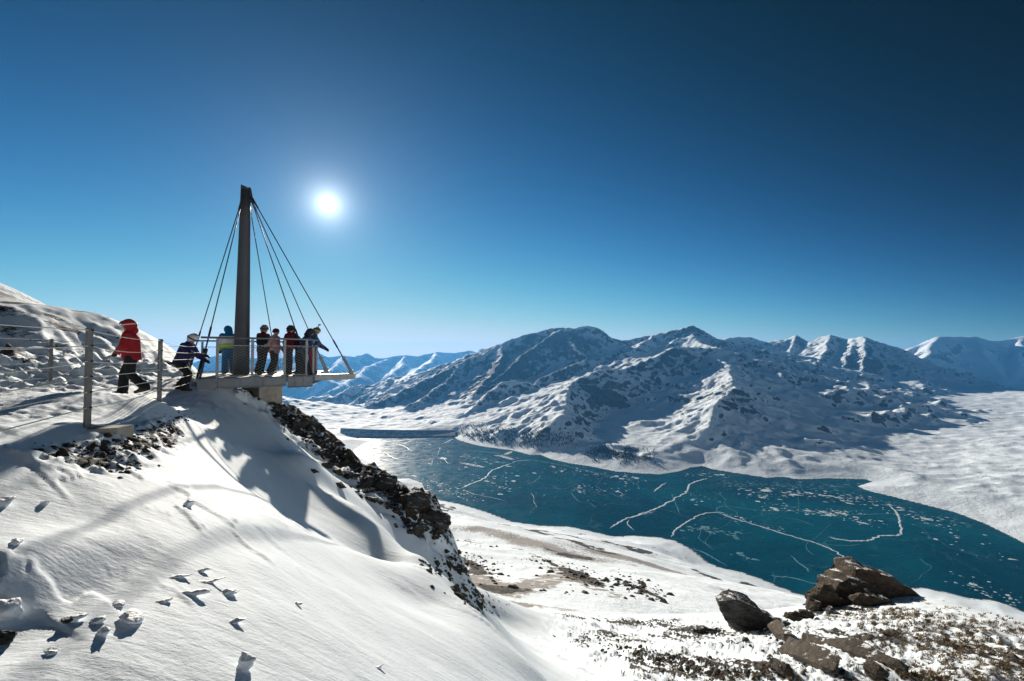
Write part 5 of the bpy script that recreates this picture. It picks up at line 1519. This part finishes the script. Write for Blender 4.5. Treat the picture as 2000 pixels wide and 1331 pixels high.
def rock_mesh(name, seed, dims, pts=None, cuts=3, rough=0.10, flat=False, n=22):
    """angular block: hull of scattered points, then broken up"""
    g = np.random.default_rng(seed); bm = bmesh.new()
    if pts is None:
        q = g.normal(0, 1, (n, 3)); q /= np.linalg.norm(q, axis=1)[:, None]; q *= g.uniform(0.75, 1.05, n)[:, None]
        pts = q * (np.array(dims) / 2)
    vs_ = [bm.verts.new(tuple(map(float, p))) for p in pts]
    res = bmesh.ops.convex_hull(bm, input=vs_)
    bmesh.ops.delete(bm, geom=[e for e in res['geom_interior'] if isinstance(e, bmesh.types.BMVert)], context='VERTS')
    for i in range(cuts):
        bmesh.ops.triangulate(bm, faces=bm.faces[:])
        lim = max(dims) / (2.2 * 1.75 ** i)
        es = [e for e in bm.edges if e.calc_length() > lim]
        if es: bmesh.ops.subdivide_edges(bm, edges=es, cuts=1, use_grid_fill=True)
    bmesh.ops.triangulate(bm, faces=bm.faces[:])
    bm.normal_update()
    V = np.array([v.co[:] for v in bm.verts]); N = np.array([v.normal[:] for v in bm.verts])
    s = max(dims)
    f1 = 2.6 / s
    # bedding: steps across one direction, plus broken noise
    bed = V @ np.array([0.35, 0.2, 0.91])
    d = (fbm(V[:, 0] * f1 + 9, (V[:, 1] + V[:, 2]) * f1, 4, seed) * 0.9 + 0.55 * gnoise(bed * 9 / s, V[:, 0] * 1.2 / s, seed + 3) + 0.35 * gnoise(bed * 22 / s, V[:, 1] * 2 / s, seed + 4)) * rough * s
    V2 = V + N * d[:, None]
    for v, c in zip(bm.verts, V2): v.co = c
    me = bpy.data.meshes.new(name); bm.to_mesh(me); bm.free()
    return me

def put_rock(u, v, dims, mat, label, seed, pts=None, rough=0.10, rz=0.0, sink=0.15, d=None, name='boulder', grp=None, cuts=4, tilt=(0, 0)):
    if d is None:
        w, ok = hit(u, v, 1.5, 300, 400); x, y, z = w[0]
        if not ok[0]: return None
    else:
        x, y, _ = P(u, v, d); z = float(ground(x, y)[0])
    me = rock_mesh(name, seed, dims, pts, cuts, rough)
    o = link(name, me, mat); o.location = (x, y, z + dims[2] * (0.5 if pts is None else 0.0) - dims[2] * sink); o.rotation_euler = (tilt[0], tilt[1], rz)
    tag(o, label, 'rock', grp)
    return o

# the big dark boulder and its neighbours (local x right, y away, z up)
put_rock(1452, 1238, (2.9, 1.8, 2.0), R_dark, 'large dark leaning boulder standing in the snow left of the brown outcrop', 501, d=22.3, sink=0.02, rough=0.045, cuts=5, name='boulder', pts=np.array([
    (-1.35,-0.3,1.55),(-1.30,0.3,1.50),(-0.55,-0.5,1.72),(-0.50,0.4,1.75),(0.35,-0.5,1.35),(0.45,0.5,1.4),(0.95,-0.4,0.75),(1.05,0.4,0.8),(1.3,-0.5,0.05),(1.3,0.6,0.0),
    (-1.25,-0.3,1.15),(-1.1,-0.45,0.75),(-0.5,-0.7,0.25),(-0.15,-0.8,-0.2),(0.3,-0.8,-0.35),(1.0,-0.8,-0.35),(-0.4,0.7,-0.2),(1.2,0.8,-0.3)]))
put_rock(1493, 1225, (1.1, 0.9, 1.0), R_dark, 'small rounded dark rock against the right side of the large dark boulder', 502, d=22.9, sink=0.12, rough=0.06)
put_rock(1512, 1232, (1.5, 1.0, 0.6), R_dark, 'low dark rock between the dark boulder and the long slab', 503, d=22.0, sink=0.2)
put_rock(1378, 1236, (1.4, 0.8, 0.5), R_dark, 'flat dark rock with snow on it left of the dark boulder', 504, d=21.8, sink=0.15)
# brown outcrop at the knoll's top
put_rock(1690, 1172, (6.0, 3.6, 2.6), R_brown, 'big brown rock outcrop topping the knoll above the lake', 505, d=26.5, sink=0.05, rough=0.075, cuts=6, name='rock_outcrop', pts=np.array([
    (-3.0,-0.6,-0.8),(-2.7,-0.8,0.1),(-2.35,-0.4,0.75),(-1.7,-0.5,1.25),(-1.1,-0.3,1.6),(-0.75,-0.3,1.98),(0.05,-0.3,1.92),(0.5,-0.3,1.55),(1.3,-0.3,1.15),(2.2,-0.4,0.75),(2.85,-0.5,0.35),(3.0,-0.6,-0.1),
    (-2.6,1.0,0.2),(-0.8,1.3,1.7),(0.1,1.3,1.7),(2.7,1.0,0.3),(-3.0,1.0,-0.8),(3.0,1.2,-0.5),(-2.2,-1.3,-0.9),(0.0,-1.5,-0.4),(2.2,-1.3,-0.5),(-1.0,-1.2,0.7),(0.8,-1.1,0.65)]))
put_rock(1608, 1190, (1.8, 1.4, 2.0), R_brown, 'brown rock stepping down from the outcrop on its left side', 506, d=25.6, sink=0.22, rough=0.09)
put_rock(1590, 1205, (1.1, 1.0, 0.9), R_brown, 'lowest brown rock at the left foot of the outcrop', 507, d=25.0, sink=0.2)
put_rock(1700, 1188, (2.6, 0.8, 0.8), R_brown, 'flat dark face of rock in the snow just below the outcrop', 508, d=24.6, sink=0.25, rough=0.06)
put_rock(1622, 1200, (0.85, 0.6, 0.55), R_dark, 'small dark block of rock at the snow edge below the outcrop', 509, d=23.8, sink=0.15)
put_rock(1560, 1220, (1.7, 0.9, 0.6), R_slab, 'snow dusted low rock between the dark boulder and the outcrop', 510, d=23.2, sink=0.2)
# long slabs stepping down the lower right slope
for i, (u0, v0, u1, v1, w, h, lab) in enumerate([
    (1555,1250,1790,1322,0.75,0.55,'longest tilted rock slab running down the lower right slope'),
    (1530,1272,1650,1322,0.9,0.6,'second tilted rock slab below the longest one'),
    (1510,1232,1545,1262,0.6,0.6,'short upright slab at the upper end of the longest slab'),
    (1690,1312,1730,1335,0.55,0.5,'small wedge of rock at the bottom edge under the slabs'),
    (1505,1300,1540,1325,0.5,0.4,'broken slab left of the second slab at the bottom')]):
    w_, ok = hit([u0, u1], [v0, v1], 4, 200, 400); a, b = Vector(w_[0]), Vector(w_[1])
    L = (b - a).length; dirv = (b - a).normalized()
    g = np.random.default_rng(600 + i); n = 26
    pts = np.stack([g.uniform(-0.5, 0.5, n) * L, g.uniform(-0.5, 0.5, n) * w, g.uniform(-0.5, 0.5, n) * h], -1)
    me = rock_mesh('rock_slab', 600 + i, (L, w, h), pts, 5, 0.028 if L > 2.5 else 0.06)
    o = link('rock_slab', me, R_slab); o.location = (a + b) / 2 + Vector((0, 0, h * 0.36))
    o.rotation_euler = (Matrix.Rotation(math.atan2(dirv.y, dirv.x), 3, 'Z') @ Matrix.Rotation(-math.asin(dirv.z), 3, 'Y') @ Matrix.Rotation(R(28), 3, 'X')).to_euler()
    tag(o, lab, 'rock')

# dark broken rocks along the ridge under the platform
def ridge_rocks():
    g = np.random.default_rng(33)
    band = smooth_line([(540,790),(568,808),(605,835),(655,878),(700,912),(745,945),(790,975),(830,1000),(862,1030)], 10)
    protos = [rock_mesh('ridge_rock', 700 + i, (1.0, 0.75, 0.6), None, 4, 0.085) for i in range(8)]
    for me in protos: me.materials.append(R_dark)
    U, V_ = [], []
    for i in range(90):
        k = g.uniform(0, 1); p = band[int(k * (len(band) - 1))]; o = abs(g.normal(0, 1)) * (12 + 22 * k)
        U.append(p[0] - o * 0.55 + g.normal(0, 5)); V_.append(p[1] + o * 0.75 + 4 + g.normal(0, 3))
    W_, ok = hit(U, V_, 9, 40, 400)
    i = 0
    for (x, y, z), f in zip(W_, ok):
        if not f or y < 12: continue
        s = min(0.75, g.lognormal(-1.25, 0.5))
        o = bpy.data.objects.new('ridge_rock', protos[i % 8]); COL.objects.link(o); i += 1
        o.location = (x, y, z - 0.03 * s); o.scale = (s * g.uniform(0.9, 1.5), s, s * g.uniform(0.6, 1.0)); o.rotation_euler = (g.uniform(-.35, .35), g.uniform(-.1, .5), g.uniform(0, 6.28))
        tag(o, 'dark broken rock among many along the ridge below the platform', 'rock', 'dark rocks along the ridge below the platform')
    for i, (u, v, dm, lab) in enumerate([(812, 985, (1.2, 0.9, 0.7), 'big dark rounded rock at the top of the lowest ridge outcrop'), (850, 1028, (1.4, 1.0, 0.8), 'largest dark rock at the lower end of the ridge, above the valley slope'),
        (808, 1040, (0.9, 0.7, 0.5), 'dark rock in front of the lowest outcrop, with snow below it'), (752, 950, (1.0, 0.7, 0.6), 'dark rock midway down the ridge, next to the lake shore spit'), (552, 803, (0.6, 0.5, 0.4), 'dark rock just right of the concrete pier')]):
        put_rock(u, v, dm, R_dark, lab, 720 + i, None, 0.09, 0.4, 0.34, cuts=5)
ridge_rocks()
def outcrop(front, back, lab, seed, rough=0.05):
    pts = np.array([P(*q) for q in front] + [tuple(np.array(P(u, v, d)) * 1.0) for u, v, d in back]); c = pts.mean(0)
    dims = np.ptp(pts, axis=0)
    o = link('rock_outcrop', rock_mesh('rock_outcrop', seed, tuple(dims), pts - c, 6, rough), R_ledge); o.location = c
    tag(o, lab, 'rock')
R_ledge = rock_mat('dark_ledged_schist', (0.016, 0.015, 0.015), (0.075, 0.07, 0.066), 0.62, 2.6)
outcrop([(752,948,15.9),(788,958,15.5),(834,966,15.5),(862,994,15.3),(884,1044,15.0),(852,1060,14.7),(825,1078,14.4),(800,1050,14.4),(775,1015,14.8),(772,985,15.2)],
        [(790,965,16.8),(832,972,16.8),(870,1040,16.6),(835,1100,15.8),(770,1010,16.2)], 'dark bedrock outcrop bulging out at the lower end of the ridge', 901)
outcrop([(712,922,16.3),(748,940,16.3),(764,962,16.0),(748,978,15.7),(720,962,15.8),(704,940,16.1)],
        [(715,928,17.2),(752,945,17.2),(750,990,16.6),(705,955,17.0)], 'smaller dark bedrock ledge higher up the ridge, beside the lake inlet', 902, 0.06)
outcrop([(612,838,17.4),(640,848,17.3),(655,872,17.0),(640,888,16.7),(615,868,16.9)], [(615,845,18.2),(650,862,18.0),(630,890,17.6)], 'dark bedrock ledge on the ridge below the platform tip', 903, 0.06)

# dark stones beside the path and loose scree on the slope
def stones(name, label, pix, n, smin, smax, mat, seed, r1=60, r0=2.0):
    g = np.random.default_rng(seed); U, V_ = [], []
    for u0, v0, u1, v1, su, sv, share in pix:
        m = int(n * share); t = g.uniform(0, 1, m)
        U.append(u0 + (u1 - u0) * t + g.normal(0, su, m)); V_.append(v0 + (v1 - v0) * t + g.normal(0, sv, m))
    W_, ok = hit(np.concatenate(U), np.concatenate(V_), r0, r1, 260)
    W_ = W_[ok]; mb = MB()
    for x, y, z in W_:
        s = g.uniform(smin, smax) * (0.5 + g.uniform() ** 3 * 1.3); q = g.normal(0, 1, (7, 3)); q /= np.linalg.norm(q, axis=1)[:, None]
        a = g.uniform(0, 6.28)
        top = [(x + s * 0.6 * math.cos(a + k * 2.1 + 0.3) * 0.6, y + s * 0.6 * math.sin(a + k * 2.1 + 0.3) * 0.6, z + s * g.uniform(0.25, 0.5)) for k in range(3)]
        bot = [(x + s * g.uniform(0.7, 1.1) * math.cos(a + k * 1.257), y + s * g.uniform(0.7, 1.1) * math.sin(a + k * 1.257) * 0.8, z - s * 0.2) for k in range(5)]
        mb.add(top + bot, [(0, 1, 2), (0, 3, 4), (0, 4, 1), (1, 4, 5), (1, 5, 2), (2, 5, 6), (2, 6, 7), (2, 7, 0), (0, 7, 3)])
    o = mb.build(name, mat); tag(o, label, 'stones', kind='stuff'); return o
R_stone = rock_mat('loose_dark_stone', (0.035, 0.028, 0.022), (0.12, 0.098, 0.075), 0.9, 6.0, snow=False)
stones('loose_stones', 'dark loose stones between the path and the snow slope', [(120,885,250,872,25,9,0.3),(220,880,330,845,22,12,0.4),(230,905,250,918,22,8,0.12),(320,840,360,805,14,6,0.18)], 380, 0.015, 0.055, R_stone, 81, 20)
stones('ridge_rubble', 'dark rubble between the rocks along the ridge below the platform', [(540,795,660,885,14,10,0.35),(660,890,800,990,18,14,0.4),(790,985,860,1035,18,14,0.25)], 380, 0.05, 0.2, R_stone, 84, 40, 8.0)
stones('scree', 'dark scree scattered over the lower middle of the slope', [(1120,1240,1420,1330,30,7,0.25),(1220,1270,1500,1330,40,6,0.25),(900,1150,960,1195,18,12,0.1),(860,1100,980,1130,25,12,0.2),(1500,1250,1650,1300,50,20,0.1)], 1300, 0.03, 0.12, R_stone, 82, 120, 7.0)

stones('boulder_field', 'dark rocks strewn over the slope above the lake', [(895,1085,965,1122,18,9,0.2),(1040,1082,1170,1142,20,9,0.25),(1200,1128,1290,1168,20,8,0.2),(860,1045,960,1062,16,8,0.15),(900,1140,1100,1190,50,14,0.2)], 800, 0.12, 0.8, R_stone, 83, 1500, 75.0)

# ------------------------------------------------------------------ dry grass tufts on the knoll
def tufts():
    g = np.random.default_rng(91)
    areas = [(1640,1195,2010,1230,10,16,0.26),(1700,1240,2010,1290,50,26,0.36),(1600,1200,1800,1200,30,6,0.12),(1750,1320,2010,1325,60,14,0.14),(1300,1320,1600,1310,90,12,0.06),(1380,1238,1500,1240,30,6,0.03),(1560,1250,1720,1290,40,18,0.03)]
    U, V_ = [], []; n = 1900
    for u0, v0, u1, v1, su, sv, sh in areas:
        m = int(n * sh); t = g.uniform(0, 1, m); U.append(u0 + (u1 - u0) * t + g.normal(0, su, m)); V_.append(v0 + (v1 - v0) * t + g.normal(0, sv, m))
    W_, ok = hit(np.concatenate(U), np.concatenate(V_), 6, 60, 220); W_ = W_[ok]
    mb = MB()
    for x, y, z in W_:
        s = g.uniform(0.05, 0.13)
        for k in range(9):
            a = g.uniform(0, 6.28); r_ = s * g.uniform(0.1, 0.8); bx, by = x + r_ * math.cos(a), y + r_ * math.sin(a)
            hgt = s * g.uniform(0.5, 1.1); lx, ly = g.normal(0.35, 0.35) * s, g.normal(-0.25, 0.35) * s; w = s * 0.13
            px_, py_ = w * math.sin(a), w * math.cos(a)
            mb.add([(bx - px_, by - py_, z - 0.03), (bx + px_, by + py_, z - 0.03), (bx + lx * 0.5 + px_ * .6, by + ly * 0.5 + py_ * .6, z + hgt * 0.7), (bx + lx, by + ly, z + hgt)], [(0, 1, 2), (0, 2, 3)])
    o = mb.build('dry_grass', plain('straw_brown_grass', (0.20, 0.14, 0.075), 0.8, 0, 0.4, 1.5)); tag(o, 'straw coloured grass tufts poking through snow on the knoll', 'grass', kind='stuff')
tufts()

# ------------------------------------------------------------------ lumps of crusted snow on the foreground slope
M_lump = plain('crusted_snow', (0.78, 0.80, 0.83), 0.6, 0, 0.05, 5.0, 0.02)
LUMPS = [(369,990,(0.13,0.10,0.15),'upright lump of snow alone in the middle of the slope'),(478,1305,(0.13,0.11,0.19),'rounded upright snow lump near the bottom edge'),(256,1212,(0.26,0.14,0.10),'long snow block at the lower right of the broken crust'),
 (205,1240,(0.13,0.08,0.09),'small angular snow chip under the broken crust'),(30,1062,(0.12,0.08,0.08),'snow lump near the left edge beside the drift'),(740,1304,(0.12,0.05,0.03),'thin flat snow chip lying near the bottom'),
 (460,1216,(0.16,0.07,0.04),'flat forked snow chip right of the broken crust'),(5,1205,(0.24,0.2,0.2),'large snow block cut by the left edge'),(230,1185,(0.20,0.10,0.06),'tilted crust plate at the top of the broken crust'),
 (145,1212,(0.2,0.08,0.07),'dark shaded crust plate at the left of the broken crust'),(190,1215,(0.12,0.08,0.05),'crust chip in the middle of the broken crust'),(88,985,(0.14,0.08,0.07),'low snow lump at the upper left of the slope'),
 (100,1275,(0.10,0.06,0.04),'snow chip low at the left'),(580,1180,(0.12,0.05,0.03),'thin snow chip in the centre of the slope'),(8,985,(0.22,0.16,0.13),'snow lump at the left edge below the path'),
 (345,1128,(0.24,0.05,0.05),'long upturned crust plate, leftmost of the upper row'),(392,1116,(0.22,0.05,0.05),'curved crust plate at the upper right of the row'),(405,1136,(0.34,0.05,0.05),'longest thin crust plate in the middle of the row'),
 (440,1158,(0.26,0.08,0.06),'broad crust plate at the right end of the row'),(370,1160,(0.36,0.06,0.05),'crust plate running left from the broad one'),(318,1176,(0.20,0.05,0.05),'low crust plate between the row and the broken crust')]
for i, (u, v, dm, lab) in enumerate(LUMPS):
    dm = (dm[0] * 0.85, dm[1] * 0.85, dm[2] * 0.62); me = rock_mesh('snow_clump', 800 + i, dm, None, 4, 0.07)
    me.polygons.foreach_set('use_smooth', np.ones(len(me.polygons), bool))
    w, ok = hit(u, v, 1.5, 40, 300); o = link('snow_clump', me, M_lump)
    o.location = w[0] + np.array([0, 0, dm[2] * (0.30 if i < 15 else 0.02)]); o.rotation_euler = (random.uniform(-.2, .2), random.uniform(-.2, .2), random.uniform(-0.6, 0.6) if i < 15 else random.uniform(0.25, 0.6))
    tag(o, lab, 'snow lump', 'snow lumps on the foreground slope')
for i, (u, v, lab) in enumerate([(8, 1255, 'dark stone cut by the lower left edge'), (130, 1218, 'dark stone showing under the snow crust')]):
    w, ok = hit(u, v, 1.5, 40, 300); o = link('stone', rock_mesh('stone', 830 + i, ((0.12, 0.1, 0.09), (0.07, 0.05, 0.04))[i], None, 4, 0.08), R_dark); o.location = w[0] + np.array([0, 0, 0.02]); tag(o, lab, 'stone')
